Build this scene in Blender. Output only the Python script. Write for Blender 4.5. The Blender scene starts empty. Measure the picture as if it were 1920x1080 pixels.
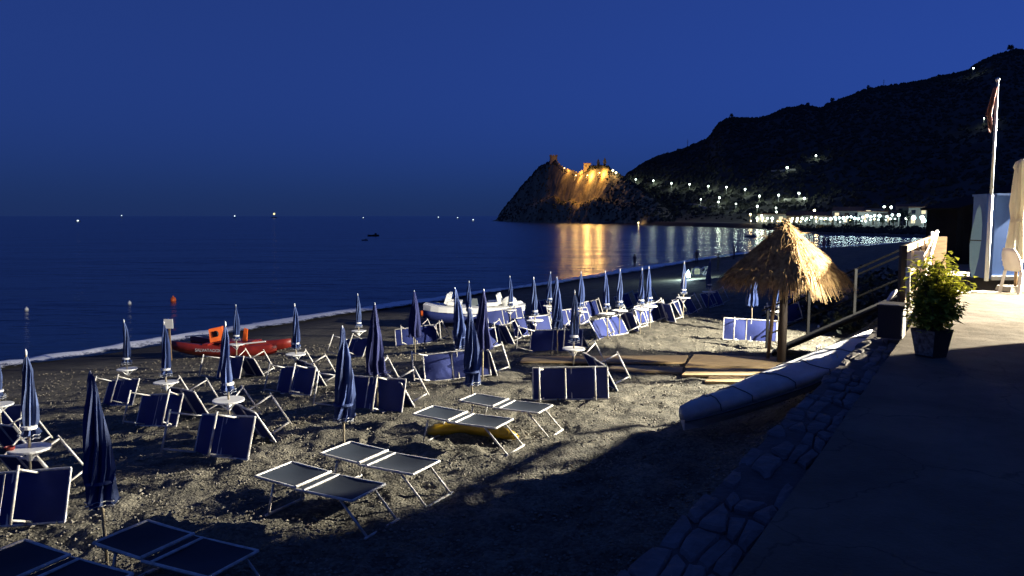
import bpy, bmesh, math, random
import numpy as np
from mathutils import Matrix, Vector, Euler
R = math.radians
SC = bpy.context.scene
COL = SC.collection
random.seed(7)

# ------------------------------------------------------------------ camera
CAMZ = 3.8
PITCH = math.atan(135 / 1440)
cam = bpy.data.objects.new('camera', bpy.data.cameras.new('camera'))
COL.objects.link(cam)
cam.location = (0, 0, CAMZ)
cam.rotation_euler = (R(90) - PITCH, 0, 0)
cam.data.sensor_width = 36
cam.data.lens = 27
cam.data.clip_start = 0.1
cam.data.clip_end = 40000
SC.camera = cam

# ------------------------------------------------------------------ sky
world = bpy.data.worlds.new('World')
SC.world = world
world.use_nodes = True
wn = world.node_tree
sky = wn.nodes.new('ShaderNodeTexSky')
sky.sky_type = 'NISHITA'
sky.sun_disc = False
sky.sun_elevation = R(2.0)
sky.sun_rotation = R(60)
sky.altitude = 0
sky.air_density = 1.0
sky.dust_density = 0.5
sky.ozone_density = 4.0
sp_ = wn.nodes.new('ShaderNodeSeparateColor')       # the deep blue of the hour keeps a little red
wn.links.new(sky.outputs[0], sp_.inputs[0])
rd = wn.nodes.new('ShaderNodeMath')
rd.operation = 'MULTIPLY'
rd.inputs[1].default_value = 0.042
wn.links.new(sp_.outputs[2], rd.inputs[0])
cb_ = wn.nodes.new('ShaderNodeCombineColor')
wn.links.new(rd.outputs[0], cb_.inputs[0])
g1 = wn.nodes.new('ShaderNodeMath')
g1.operation = 'MULTIPLY'
g1.inputs[1].default_value = 0.13
wn.links.new(sp_.outputs[2], g1.inputs[0])
g2 = wn.nodes.new('ShaderNodeMath')
g2.operation = 'MULTIPLY_ADD'
g2.inputs[1].default_value = 0.055
wn.links.new(sp_.outputs[1], g2.inputs[0])
wn.links.new(g1.outputs[0], g2.inputs[2])
wn.links.new(g2.outputs[0], cb_.inputs[1])
wn.links.new(sp_.outputs[2], cb_.inputs[2])
glow = wn.nodes.new('ShaderNodeMix')                # last even glow of the upper air
glow.data_type = 'RGBA'
glow.blend_type = 'ADD'
glow.inputs[0].default_value = 1
glow.inputs[7].default_value = (0.10, 0.235, 0.95, 1)
wn.links.new(cb_.outputs[0], glow.inputs[6])
wn.links.new(glow.outputs[2], wn.nodes['Background'].inputs[0])
SKY_STRENGTH = 0.112
wn.nodes['Background'].inputs[1].default_value = SKY_STRENGTH

# ------------------------------------------------------------------ lamps that light the beach and the terrace
def aim(o, target):
    o.rotation_euler = (Vector(target) - o.location).to_track_quat('-Z', 'Y').to_euler()

def spot(name, loc, target, power, angle, blend, color, radius):
    l = bpy.data.lights.new(name, 'SPOT')
    l.energy = power
    l.spot_size = R(angle)
    l.spot_blend = blend
    l.color = color
    l.shadow_soft_size = radius
    o = bpy.data.objects.new(name, l)
    COL.objects.link(o)
    o.location = loc
    aim(o, target)
    return o

FLOOD = (14.6, 17.93, 6.0)
spot('floodlight_beam', FLOOD, (-1.0, 21.4, -0.5), 56000, 79.0, 0.12, (1.0, 0.94, 0.80), 0.08)
FLOOD2 = (15.6, 12.2, 5.5)
spot('second_floodlight_beam', FLOOD2, (2.0, 15.9, 1.5), 18000, 50, 0.22, (1.0, 0.95, 0.84), 0.08)
LAMP2 = (15.2, 12.6, 4.0)
spot('terrace_lamp_beam', LAMP2, (8.2, 12.6, 2.8), 46000, 68, 0.5, (1.0, 0.86, 0.62), 0.12)

# ------------------------------------------------------------------ exposure
SC.view_settings.view_transform = 'Standard'
SC.view_settings.look = 'None'
SC.view_settings.exposure = 0
SC.view_settings.gamma = 1
SC.view_settings.use_curve_mapping = False
SC.render.engine = 'CYCLES'
SC.cycles.use_denoising = True
SC.cycles.max_bounces = 6
SC.cycles.sample_clamp_indirect = 4

# ================================================================== helpers
cT, sT = math.cos(PITCH), math.sin(PITCH)
F = 1440.0

def ray(px, py):
    u, v = (px - 960) / F, (540 - py) / F
    return Vector((u, cT + v * sT, -sT + v * cT))

def at_z(px, py, z):
    d = ray(px, py)
    t = (z - CAMZ) / d.z
    return Vector((d.x * t, d.y * t, z))

def at_y(px, py, y):
    d = ray(px, py)
    t = y / d.y
    return Vector((d.x * t, y, CAMZ + d.z * t))

_rng = np.random.RandomState(3)
_PERM = _rng.rand(256, 256)

def vnoise(x, y):
    x = np.asarray(x, float)
    y = np.asarray(y, float)
    xi, yi = np.floor(x).astype(int), np.floor(y).astype(int)
    fx, fy = x - xi, y - yi
    fx, fy = fx * fx * (3 - 2 * fx), fy * fy * (3 - 2 * fy)
    g = lambda a, b: _PERM[a & 255, b & 255]
    return (g(xi, yi) * (1 - fx) + g(xi + 1, yi) * fx) * (1 - fy) + (g(xi, yi + 1) * (1 - fx) + g(xi + 1, yi + 1) * fx) * fy

def fbm(x, y, o=4):
    s, a, n = 0, 1, 0
    for i in range(o):
        s = s + a * (vnoise(x + 17.3 * i, y - 9.1 * i) - 0.5)
        n += a
        a *= 0.5
        x, y = x * 2.03, y * 2.03
    return s / n * 2

def sstep(a, b, x):
    t = np.clip((np.asarray(x, float) - a) / (b - a), 0, 1)
    return t * t * (3 - 2 * t)

class MB:
    def __init__(self):
        self.v, self.f = [], []

    def add(self, vs, fs):
        n = len(self.v)
        self.v += [tuple(p) for p in vs]
        self.f += [tuple(i + n for i in q) for q in fs]
        return self

    def box(self, c, s, rot=None, taper=1.0):
        c = Vector(c)
        h = [a / 2 for a in s]
        vs = []
        for z in (-1, 1):
            k = 1.0 if z < 0 else taper
            for x, y in ((-1, -1), (1, -1), (1, 1), (-1, 1)):
                p = Vector((x * h[0] * k, y * h[1] * k, z * h[2]))
                if rot is not None:
                    p = rot @ p
                vs.append(c + p)
        return self.add(vs, [(3, 2, 1, 0), (4, 5, 6, 7), (0, 1, 5, 4), (1, 2, 6, 5), (2, 3, 7, 6), (3, 0, 4, 7)])

    def beam(self, a, b, w, h):
        a, b = Vector(a), Vector(b)
        d = b - a
        q = d.to_track_quat('X', 'Z').to_matrix()
        return self.box((a + b) / 2, (d.length, w, h), q)

    def tube(self, pts, r, n=6, caps=True):
        pts = [Vector(p) for p in pts]
        rs = r if isinstance(r, (list, tuple)) else [r] * len(pts)
        vs, fs = [], []
        up = None
        for i, p in enumerate(pts):
            d = (pts[min(i + 1, len(pts) - 1)] - pts[max(i - 1, 0)]).normalized()
            if up is None:
                up = Vector((0, 0, 1)) if abs(d.z) < 0.9 else Vector((1, 0, 0))
            s = d.cross(up).normalized()
            up = s.cross(d).normalized()
            for k in range(n):
                a = 2 * math.pi * k / n
                vs.append(p + (s * math.cos(a) + up * math.sin(a)) * rs[i])
        for i in range(len(pts) - 1):
            for k in range(n):
                a, b = i * n + k, i * n + (k + 1) % n
                fs.append((a, b, b + n, a + n))
        if caps:
            fs.append(tuple(range(n))[::-1])
            fs.append(tuple((len(pts) - 1) * n + k for k in range(n)))
        return self.add(vs, fs)

    def lathe(self, prof, n=16, c=(0, 0, 0)):
        c = Vector(c)
        vs, fs = [], []
        for r, z in prof:
            for k in range(n):
                a = 2 * math.pi * k / n
                vs.append(c + Vector((r * math.cos(a), r * math.sin(a), z)))
        for i in range(len(prof) - 1):
            for k in range(n):
                a, b = i * n + k, i * n + (k + 1) % n
                fs.append((a, b, b + n, a + n))
        fs.append(tuple(range(n))[::-1])
        fs.append(tuple((len(prof) - 1) * n + k for k in range(n)))
        return self.add(vs, fs)

    def blob(self, c, r, sub=1, jit=0.0, sq=(1, 1, 1)):
        bm = bmesh.new()
        bmesh.ops.create_icosphere(bm, subdivisions=sub, radius=1)
        vs = []
        for v in bm.verts:
            k = r * (1 + random.uniform(-jit, jit))
            vs.append((c[0] + v.co.x * k * sq[0], c[1] + v.co.y * k * sq[1], c[2] + v.co.z * k * sq[2]))
        bm.verts.index_update()
        fs = [[v.index for v in f.verts] for f in bm.faces]
        bm.free()
        return self.add(vs, fs)

    def mesh(self, name, m, smooth=False):
        me = bpy.data.meshes.new(name)
        me.from_pydata(self.v, [], self.f)
        me.materials.append(m)
        if smooth:
            me.polygons.foreach_set('use_smooth', [True] * len(me.polygons))
        me.update()
        return me

    def build(self, name, m, parent=None, smooth=False):
        return link(name, self.mesh(name, m, smooth), parent)

def link(name, me, parent=None):
    o = bpy.data.objects.new(name, me)
    COL.objects.link(o)
    o.parent = parent
    return o

def grid_mesh(name, X, Y, Z, m, keep=None, smooth=True):
    nr, nc = X.shape
    co = np.stack([X, Y, Z], -1).reshape(-1, 3).astype(np.float32)
    i = np.arange(nr * nc).reshape(nr, nc)
    q = np.stack([i[:-1, :-1], i[:-1, 1:], i[1:, 1:], i[1:, :-1]], -1).reshape(-1, 4)
    if keep is not None:
        k = keep.reshape(-1)
        q = q[k[q].any(1)]
        used = np.unique(q)
        mp = -np.ones(nr * nc, int)
        mp[used] = np.arange(len(used))
        q = mp[q]
        co = co[used]
    me = bpy.data.meshes.new(name)
    me.vertices.add(len(co))
    me.vertices.foreach_set('co', co.ravel())
    me.loops.add(q.size)
    me.loops.foreach_set('vertex_index', q.ravel().astype(np.int32))
    me.polygons.add(len(q))
    me.polygons.foreach_set('loop_start', np.arange(0, q.size, 4, dtype=np.int32))
    me.polygons.foreach_set('use_smooth', np.full(len(q), smooth))
    me.update(calc_edges=True)
    me.materials.append(m)
    return me

def tag(o, label=None, cat=None, group=None, kind=None):
    if label: o['label'] = label
    if cat: o['category'] = cat
    if group: o['group'] = group
    if kind: o['kind'] = kind
    return o

def thing(name, label, cat, loc=(0, 0, 0), rot=(0, 0, 0), group=None):
    o = bpy.data.objects.new(name, None)
    COL.objects.link(o)
    o.empty_display_size = 0.2
    o.location = loc
    o.rotation_euler = rot
    return tag(o, label, cat, group)

def copy_tree(o, parent=None):
    c = o.copy()
    COL.objects.link(c)
    c.parent = parent
    for ch in [k for k in bpy.data.objects if k.parent == o]:
        copy_tree(ch, c)
    return c

class Proto:
    """meshes of one kind, turned into individual things with their parts"""
    def __init__(self, parts):
        self.parts = parts                      # (name, mesh, subparts)
    def make(self, name, label, cat, loc, rot=(0, 0, 0), group=None):
        t = thing(name, label, cat, loc, rot, group)
        for nm, me, subs in self.parts:
            p = link(nm, me, t)
            for sn, sm in subs:
                link(sn, sm, p)
        return t

# ------------------------------------------------------------------ materials
def mat(name, col, rough=0.7, var=0.0, scale=8.0, bump=0.0, bscale=40.0, col2=None, metal=0.0, spec=0.5, transl=0.0, obj=True, stretch=(1, 1, 1)):
    m = bpy.data.materials.new(name)
    m.use_nodes = True
    nt = m.node_tree
    b = nt.nodes['Principled BSDF']
    b.inputs['Roughness'].default_value = rough
    b.inputs['Metallic'].default_value = metal
    b.inputs['Specular IOR Level'].default_value = spec
    tc = nt.nodes.new('ShaderNodeTexCoord')
    mp = nt.nodes.new('ShaderNodeMapping')
    mp.inputs['Scale'].default_value = stretch
    nt.links.new(tc.outputs['Object' if obj else 'Generated'], mp.inputs[0])
    if var > 0 or col2:
        n = nt.nodes.new('ShaderNodeTexNoise')
        n.inputs['Scale'].default_value = scale
        n.inputs['Detail'].default_value = 6
        n.inputs['Roughness'].default_value = 0.65
        nt.links.new(mp.outputs[0], n.inputs[0])
        rp = nt.nodes.new('ShaderNodeValToRGB')
        c2 = col2 or tuple(c * (1 - var) for c in col)
        rp.color_ramp.elements[0].position = 0.35
        rp.color_ramp.elements[1].position = 0.65
        rp.color_ramp.elements[0].color = (*c2, 1)
        rp.color_ramp.elements[1].color = (*col, 1)
        nt.links.new(n.outputs[0], rp.inputs[0])
        nt.links.new(rp.outputs[0], b.inputs['Base Color'])
    else:
        b.inputs['Base Color'].default_value = (*col, 1)
    if bump > 0:
        n2 = nt.nodes.new('ShaderNodeTexNoise')
        n2.inputs['Scale'].default_value = bscale
        n2.inputs['Detail'].default_value = 4
        nt.links.new(mp.outputs[0], n2.inputs[0])
        bp = nt.nodes.new('ShaderNodeBump')
        bp.inputs['Strength'].default_value = 0.6
        bp.inputs['Distance'].default_value = bump
        nt.links.new(n2.outputs[0], bp.inputs['Height'])
        nt.links.new(bp.outputs[0], b.inputs['Normal'])
    if transl > 0:
        tr = nt.nodes.new('ShaderNodeBsdfTranslucent')
        tr.inputs[0].default_value = (*col, 1)
        mx = nt.nodes.new('ShaderNodeMixShader')
        mx.inputs[0].default_value = transl
        nt.links.new(b.outputs[0], mx.inputs[1])
        nt.links.new(tr.outputs[0], mx.inputs[2])
        nt.links.new(mx.outputs[0], nt.nodes['Material Output'].inputs[0])
    return m

def emat(name, col, strength):
    m = bpy.data.materials.new(name)
    m.use_nodes = True
    nt = m.node_tree
    nt.nodes.clear()
    e = nt.nodes.new('ShaderNodeEmission')
    e.inputs[0].default_value = (*col, 1)
    e.inputs[1].default_value = strength
    o = nt.nodes.new('ShaderNodeOutputMaterial')
    nt.links.new(e.outputs[0], o.inputs[0])
    m.cycles.emission_sampling = 'NONE'
    return m

M = {}
M['alu'] = mat('painted_aluminium', (0.68, 0.67, 0.62), 0.5, 0.0, 9, col2=(0.40, 0.36, 0.30))
M['sling'] = mat('blue_sling_fabric', (0.012, 0.025, 0.145), 0.75, 0.25, 3, 0.002, 300, transl=0.05)
M['sling_grey'] = mat('dark_teal_grey_sling', (0.013, 0.022, 0.036), 0.75, 0.25, 3, 0.002, 300)  # darker, greyer sling colour for the flat beds
M['canopy_faded'] = mat('faded_parasol_canvas', (0.045, 0.075, 0.19), 0.85, 0.4, 4, 0.003, 120)
M['canopy'] = mat('blue_parasol_canvas', (0.027, 0.055, 0.175), 0.8, 0.35, 5, 0.003, 120)
M['canopy_shaded'] = mat('shaded_blue_parasol_canvas', (0.012, 0.018, 0.10), 0.85, 0.3, 5, 0.003, 120)  # darker copy of the blue canvas, shade painted into the fat parasols
M['hem'] = mat('white_canvas_trim', (0.5, 0.52, 0.55), 0.8, 0.3, 9)
M['pole'] = mat('parasol_pole', (0.42, 0.36, 0.25), 0.5, 0.4, 14)
M['white'] = mat('white_plastic', (0.78, 0.77, 0.72), 0.4, 0.12, 5)
M['strap'] = mat('white_strap', (0.6, 0.6, 0.6), 0.7, 0.2, 20)
M['red'] = mat('red_gelcoat', (0.24, 0.02, 0.012), 0.45, 0.4, 3)
M['orange'] = mat('orange_plastic', (0.75, 0.13, 0.02), 0.45, 0.2, 4)
M['yellow'] = mat('yellow_plastic', (0.60, 0.36, 0.02), 0.4, 0.25, 4)
M['black'] = mat('black_rubber', (0.012, 0.012, 0.012), 0.7)
M['wood'] = mat('weathered_wood', (0.27, 0.17, 0.085), 0.8, 0.45, 5, 0.004, 30, stretch=(1, 6, 6))
M['plank'] = mat('sunbleached_plank', (0.42, 0.29, 0.14), 0.75, 0.35, 4, 0.004, 25, stretch=(1, 7, 7))
M['darkwood'] = mat('dark_timber', (0.045, 0.030, 0.020), 0.8, 0.4, 5, 0.004, 30)
M['thatch'] = mat('dry_straw', (0.46, 0.29, 0.10), 0.8, 0.5, 7, col2=(0.17, 0.09, 0.03))
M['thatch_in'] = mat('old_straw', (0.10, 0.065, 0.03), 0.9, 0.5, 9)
M['boatcover'] = mat('pale_boat_cover', (0.62, 0.62, 0.60), 0.6, 0.3, 2.2, 0.01, 5)
M['boathull'] = mat('white_gelcoat_hull', (0.56, 0.56, 0.55), 0.4, 0.3, 2.5, 0.004, 8)
M['cabin'] = mat('blue_painted_panel', (0.05, 0.11, 0.30), 0.6, 0.15, 2)
M['shed'] = mat('dark_shed_boards', (0.012, 0.012, 0.012), 0.95, 0.4, 3, spec=0.08)
M['canvas'] = mat('cream_canvas', (0.74, 0.70, 0.56), 0.85, 0.15, 3, transl=0.35)
M['pot'] = mat('brown_planter', (0.05, 0.03, 0.02), 0.7, 0.3, 5)
M['potpale'] = mat('pale_planter_side', (0.30, 0.27, 0.22), 0.8, 0.0, 18, col2=(0.08, 0.05, 0.035))  # paler, mottled colour for one side of the planter
M['soil'] = mat('potting_soil', (0.03, 0.02, 0.015), 0.95, 0.3, 20)
M['leaf'] = mat('variegated_leaf', (0.50, 0.50, 0.06), 0.5, 0.0, 7, col2=(0.16, 0.24, 0.03), transl=0.35)
M['stem'] = mat('plant_stem', (0.10, 0.09, 0.04), 0.8, 0.3, 8)
M['steel'] = mat('galvanised_steel', (0.45, 0.46, 0.46), 0.4, 0.2, 8, metal=0.4)
M['flag'] = mat('faded_red_flag', (0.20, 0.09, 0.075), 0.85, 0.3, 5, transl=0.2)
M['board'] = mat('pale_blue_board', (0.14, 0.26, 0.36), 0.5, 0.2, 3)
M['boardgrey'] = mat('grey_board', (0.11, 0.13, 0.14), 0.6, 0.2, 3)
M['bin'] = mat('black_box_plastic', (0.015, 0.015, 0.022), 0.6, 0.2, 4)
M['rope'] = mat('white_rope', (0.68, 0.66, 0.6), 0.85, 0.2, 40)
M['darkgreen'] = mat('dark_shrub_leaf', (0.02, 0.03, 0.014), 0.7, 0.5, 5)
M['treeleaf'] = mat('promenade_tree_leaf', (0.045, 0.085, 0.03), 0.7, 0.5, 1.5)
M['bark'] = mat('bark', (0.06, 0.045, 0.03), 0.9, 0.4, 5)
M['plaster'] = mat('pale_plaster', (0.30, 0.29, 0.26), 0.85, 0.2, 0.6)
M['plasterw'] = mat('ochre_plaster', (0.45, 0.34, 0.20), 0.85, 0.2, 0.6)
M['tile'] = mat('clay_roof', (0.20, 0.09, 0.05), 0.85, 0.4, 1.5)
M['glassdark'] = mat('dark_window_glass', (0.02, 0.025, 0.04), 0.1)
M['stone'] = mat('castle_stone', (0.36, 0.27, 0.16), 0.9, 0.4, 0.25, 0.3, 1.0)
M['skin'] = mat('skin', (0.35, 0.20, 0.14), 0.6)
M['cloth_dark'] = mat('dark_clothing', (0.03, 0.03, 0.045), 0.8)
M['cloth_pink'] = mat('pink_clothing', (0.42, 0.14, 0.13), 0.8)
M['lampglow'] = emat('lamp_glow', (0.80, 1.0, 0.82), 14)
M['lampwarm'] = emat('lamp_glow_warm', (1.0, 0.86, 0.42), 12)
M['lampcool'] = emat('lamp_glow_cool', (0.72, 1.0, 1.0), 12)
M['boatcool'] = emat('boat_lantern_cool', (0.8, 0.95, 1.0), 2.2)
M['boatwarm'] = emat('boat_lantern_warm', (1.0, 0.86, 0.42), 1.6)
M['amber'] = emat('lamp_glow_amber', (1.0, 0.6, 0.18), 14)
M['winlit'] = emat('lit_window', (1.0, 0.86, 0.55), 1.1)
M['glare'] = emat('floodlight_glass', (1.0, 0.93, 0.78), 30)

# ================================================================== terrain
SEA = -2.2
shore_px = [(0, 688), (160, 666), (320, 643), (500, 610), (640, 590), (760, 570), (900, 549), (1000, 536), (1100, 522),
            (1200, 506), (1300, 490), (1380, 478), (1480, 468), (1560, 464), (1680, 458)]
SHORE = [at_z(px, py, SEA) for px, py in shore_px]
d0 = (SHORE[0] - SHORE[3]).normalized()
SHORE = [SHORE[0] + d0 * 90, SHORE[0] + d0 * 30] + SHORE + [SHORE[-1] + Vector((22, 24, 0)), SHORE[-1] + Vector((60, 50, 0))]
SH = np.array([(p.x, p.y) for p in SHORE])

def shore_dist(x, y):
    x, y = np.asarray(x, float), np.asarray(y, float)
    best = np.full(x.shape, 1e9)
    sign = np.ones(x.shape)
    for a, b in zip(SH[:-1], SH[1:]):
        d = b - a
        L = d @ d
        t = np.clip(((x - a[0]) * d[0] + (y - a[1]) * d[1]) / L, 0, 1)
        dx, dy = x - (a[0] + t * d[0]), y - (a[1] + t * d[1])
        q = dx * dx + dy * dy
        c = d[0] * dy - d[1] * dx
        upd = q < best
        best = np.where(upd, q, best)
        sign = np.where(upd, np.where(c < 0, 1, -1), sign)
    return np.sqrt(best) * sign

ED0 = np.array([1.15, 3.5])                # the edge of the terrace
EDD = np.array([0.526, 0.8505])
EDN = np.array([-0.8505, 0.526])           # towards the beach

def wall_dist(x, y):
    return (np.asarray(x) - ED0[0]) * EDN[0] + (np.asarray(y) - ED0[1]) * EDN[1]

def edge_pt(t, off=0.0, z=0.0):
    p = ED0 + EDD * t + EDN * off
    return Vector((p[0], p[1], z))

def beach_z(x, y):
    x, y = np.asarray(x, float), np.asarray(y, float)
    s = shore_dist(x, y)
    s = s + 0.5 * fbm(x * 0.15, y * 0.15, 2)
    z = np.where(s > 23.2, 0.0, np.where(s > 13, -0.115 * (23.2 - s), np.where(s > -20, -1.173 - 0.079 * (13 - s), -3.8)))
    z = np.where(s > 20, z * sstep(25, 20, s), z)
    dw = wall_dist(x, y)
    A = 1.35 * sstep(8.5, 15, y) + 0.85 * sstep(16, 21, y)
    z = z + A * sstep(3.0, 0.0, dw) * (dw > -3)
    return z

def beach_at(x, y):
    return float(beach_z(np.array([x]), np.array([y]))[0])

def ground(px, py):
    p = at_z(px, py, 0)
    for _ in range(30):
        p = at_z(px, py, 0.5 * p.z + 0.5 * beach_at(p.x, p.y))
    return p

def solve_top(px, py, h):
    """the spot on the beach where something h tall reaches up to this line of sight"""
    d = ray(px, py)
    prev = None
    for i in range(400):
        t = 6 + i * 0.15
        x, y, z = d.x * t, d.y * t, CAMZ + d.z * t
        e = z - h - beach_at(x, y)
        if e < 0:
            return Vector((x, y, beach_at(x, y)))
    return Vector((x, y, beach_at(x, y)))

# sand and shingle
def sand_material():
    m = bpy.data.materials.new('dark_beach_shingle')
    m.use_nodes = True
    nt = m.node_tree
    b = nt.nodes['Principled BSDF']
    b.inputs['Roughness'].default_value = 0.85
    b.inputs['Specular IOR Level'].default_value = 0.25
    tc = nt.nodes.new('ShaderNodeTexCoord')
    def noise(scale, det=5):
        n = nt.nodes.new('ShaderNodeTexNoise')
        n.inputs['Scale'].default_value = scale
        n.inputs['Detail'].default_value = det
        n.inputs['Roughness'].default_value = 0.7
        nt.links.new(tc.outputs['Object'], n.inputs[0])
        return n
    v = nt.nodes.new('ShaderNodeTexVoronoi')
    v.inputs['Scale'].default_value = 26
    nt.links.new(tc.outputs['Object'], v.inputs[0])
    n1 = noise(1.3)
    r1 = nt.nodes.new('ShaderNodeValToRGB')
    r1.color_ramp.elements[0].position = 0.36
    r1.color_ramp.elements[1].position = 0.66
    r1.color_ramp.elements[0].color = (0.070, 0.066, 0.052, 1)
    r1.color_ramp.elements[1].color = (0.175, 0.160, 0.122, 1)
    nt.links.new(n1.outputs[0], r1.inputs[0])
    r2 = nt.nodes.new('ShaderNodeValToRGB')
    r2.color_ramp.elements[0].color = (0.45, 0.45, 0.45, 1)
    r2.color_ramp.elements[1].color = (1.5, 1.45, 1.35, 1)
    sep = nt.nodes.new('ShaderNodeSeparateColor')
    nt.links.new(v.outputs['Color'], sep.inputs[0])
    nt.links.new(sep.outputs[0], r2.inputs[0])
    mx = nt.nodes.new('ShaderNodeMix')
    mx.data_type = 'RGBA'
    mx.blend_type = 'MULTIPLY'
    mx.inputs[0].default_value = 0.75
    nt.links.new(r1.outputs[0], mx.inputs[6])
    nt.links.new(r2.outputs[0], mx.inputs[7])
    # wet band by the water is darker because the stones there are wet
    sp = nt.nodes.new('ShaderNodeSeparateXYZ')
    nt.links.new(tc.outputs['Object'], sp.inputs[0])
    mr = nt.nodes.new('ShaderNodeMapRange')
    mr.inputs['From Min'].default_value = -2.05
    mr.inputs['From Max'].default_value = -1.75
    nt.links.new(sp.outputs[2], mr.inputs[0])
    wet = nt.nodes.new('ShaderNodeMix')
    wet.data_type = 'RGBA'
    wet.blend_type = 'MIX'
    nt.links.new(mr.outputs[0], wet.inputs[0])
    wet.inputs[6].default_value = (0.035, 0.032, 0.028, 1)
    nt.links.new(mx.outputs[2], wet.inputs[7])
    nt.links.new(wet.outputs[2], b.inputs['Base Color'])
    n2 = noise(16, 6)
    ad = nt.nodes.new('ShaderNodeMath')
    ad.operation = 'ADD'
    ml = nt.nodes.new('ShaderNodeMath')
    ml.operation = 'MULTIPLY'
    ml.inputs[1].default_value = -0.7
    nt.links.new(v.outputs['Distance'], ml.inputs[0])
    nt.links.new(n2.outputs[0], ad.inputs[0])
    nt.links.new(ml.outputs[0], ad.inputs[1])
    bp = nt.nodes.new('ShaderNodeBump')
    bp.inputs['Strength'].default_value = 0.9
    bp.inputs['Distance'].default_value = 0.035
    nt.links.new(ad.outputs[0], bp.inputs['Height'])
    nt.links.new(bp.outputs[0], b.inputs['Normal'])
    return m

az = np.linspace(R(-62), R(60), 760)
rr = np.concatenate([np.geomspace(2.0, 40, 430), np.geomspace(40.5, 290, 90)])
RR, AZ = np.meshgrid(rr, az, indexing='ij')
BX, BY = RR * np.sin(AZ), RR * np.cos(AZ)
BZ = beach_z(BX, BY)
near = sstep(60, 25, RR)
foot = fbm(BX * 3.1, BY * 3.1, 3)
hum = fbm(BX * 0.9 + 4, BY * 0.9, 3)
dry = sstep(-1.7, -1.2, BZ)
BZ = BZ + ((0.055 + 0.025 * sstep(20, 10, RR)) * foot + 0.05 * hum) * dry * (0.3 + 0.7 * near) - 0.05 * dry * near * sstep(0.25, 0.6, fbm(BX * 2.3 + 9, BY * 2.3, 2))
BZ = BZ + 0.012 * fbm(BX * 11, BY * 11, 2) * dry * near
keep = (shore_dist(BX, BY) > -14) & (wall_dist(BX, BY) > -3.0)
tag(link('beach', grid_mesh('beach', BX, BY, BZ, sand_material(), keep)), kind='structure')

# loose stones on the shingle, far too many to count
st = MB()
rs = random.Random(5)
octv = [(1, 0, 0), (-1, 0, 0), (0, 1, 0), (0, -1, 0), (0, 0, 1), (0, 0, -1)]
octf = [(0, 2, 4), (2, 1, 4), (1, 3, 4), (3, 0, 4), (2, 0, 5), (1, 2, 5), (3, 1, 5), (0, 3, 5)]
cand = []
while len(cand) < 16000:
    r_ = 6.5 * (32 / 6.5) ** rs.random()
    a_ = R(rs.uniform(-36, 30))
    cand.append((r_ * math.sin(a_), r_ * math.cos(a_), r_))
cx = np.array([c[0] for c in cand]); cy = np.array([c[1] for c in cand])
cz = beach_z(cx, cy); cw = wall_dist(cx, cy)
for (x, y, r_), z, w in zip(cand, cz, cw):
    if w < 0.4 or z < -1.9: continue
    s = rs.uniform(0.008, 0.022) * (1 + 0.03 * r_)
    a = rs.random() * 6.3
    ca, sa = math.cos(a), math.sin(a)
    sx, sy, sz = s * rs.uniform(0.8, 1.5), s * rs.uniform(0.7, 1.2), s * rs.uniform(0.5, 0.9)
    hz = z + 0.015
    st.add([(x + ca * p[0] * sx - sa * p[1] * sy, y + sa * p[0] * sx + ca * p[1] * sy, hz + p[2] * sz) for p in octv], octf)
M['pebble'] = mat('beach_pebble', (0.27, 0.24, 0.18), 0.8, 0.0, 1.7, col2=(0.09, 0.08, 0.06))
tag(st.build('pebbles', M['pebble']), kind='stuff')

# ------------------------------------------------------------------ sea
def sea_material():
    m = bpy.data.materials.new('night_sea')
    m.use_nodes = True
    nt = m.node_tree
    b = nt.nodes['Principled BSDF']
    b.inputs['Base Color'].default_value = (0.006, 0.020, 0.080, 1)
    b.inputs['Roughness'].default_value = 0.2
    b.inputs['IOR'].default_value = 1.33
    tc = nt.nodes.new('ShaderNodeTexCoord')
    mp = nt.nodes.new('ShaderNodeMapping')
    mp.inputs['Rotation'].default_value = (0, 0, R(-20))
    mp.inputs['Scale'].default_value = (0.35, 1, 1)
    nt.links.new(tc.outputs['Object'], mp.inputs[0])
    hs = []
    for sc_, w in ((0.05, 4.0), (0.45, 0.9), (1.6, 0.2)):
        n = nt.nodes.new('ShaderNodeTexNoise')
        n.inputs['Scale'].default_value = sc_
        n.inputs['Detail'].default_value = 3
        nt.links.new(mp.outputs[0], n.inputs[0])
        k = nt.nodes.new('ShaderNodeMath')
        k.operation = 'MULTIPLY'
        k.inputs[1].default_value = w
        nt.links.new(n.outputs[0], k.inputs[0])
        hs.append(k)
    a1 = nt.nodes.new('ShaderNodeMath')
    nt.links.new(hs[0].outputs[0], a1.inputs[0]); nt.links.new(hs[1].outputs[0], a1.inputs[1])
    a2 = nt.nodes.new('ShaderNodeMath')
    nt.links.new(a1.outputs[0], a2.inputs[0]); nt.links.new(hs[2].outputs[0], a2.inputs[1])
    bp = nt.nodes.new('ShaderNodeBump')
    bp.inputs['Strength'].default_value = 1.0
    bp.inputs['Distance'].default_value = 0.6
    nt.links.new(a2.outputs[0], bp.inputs['Height'])
    nt.links.new(bp.outputs[0], b.inputs['Normal'])
    return m
sv = MB()
sv.add([(-30000, -200, SEA), (30000, -200, SEA), (30000, 30000, SEA), (-30000, 30000, SEA)], [(0, 1, 2, 3)])
tag(sv.build('sea', sea_material()), kind='structure')

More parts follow.
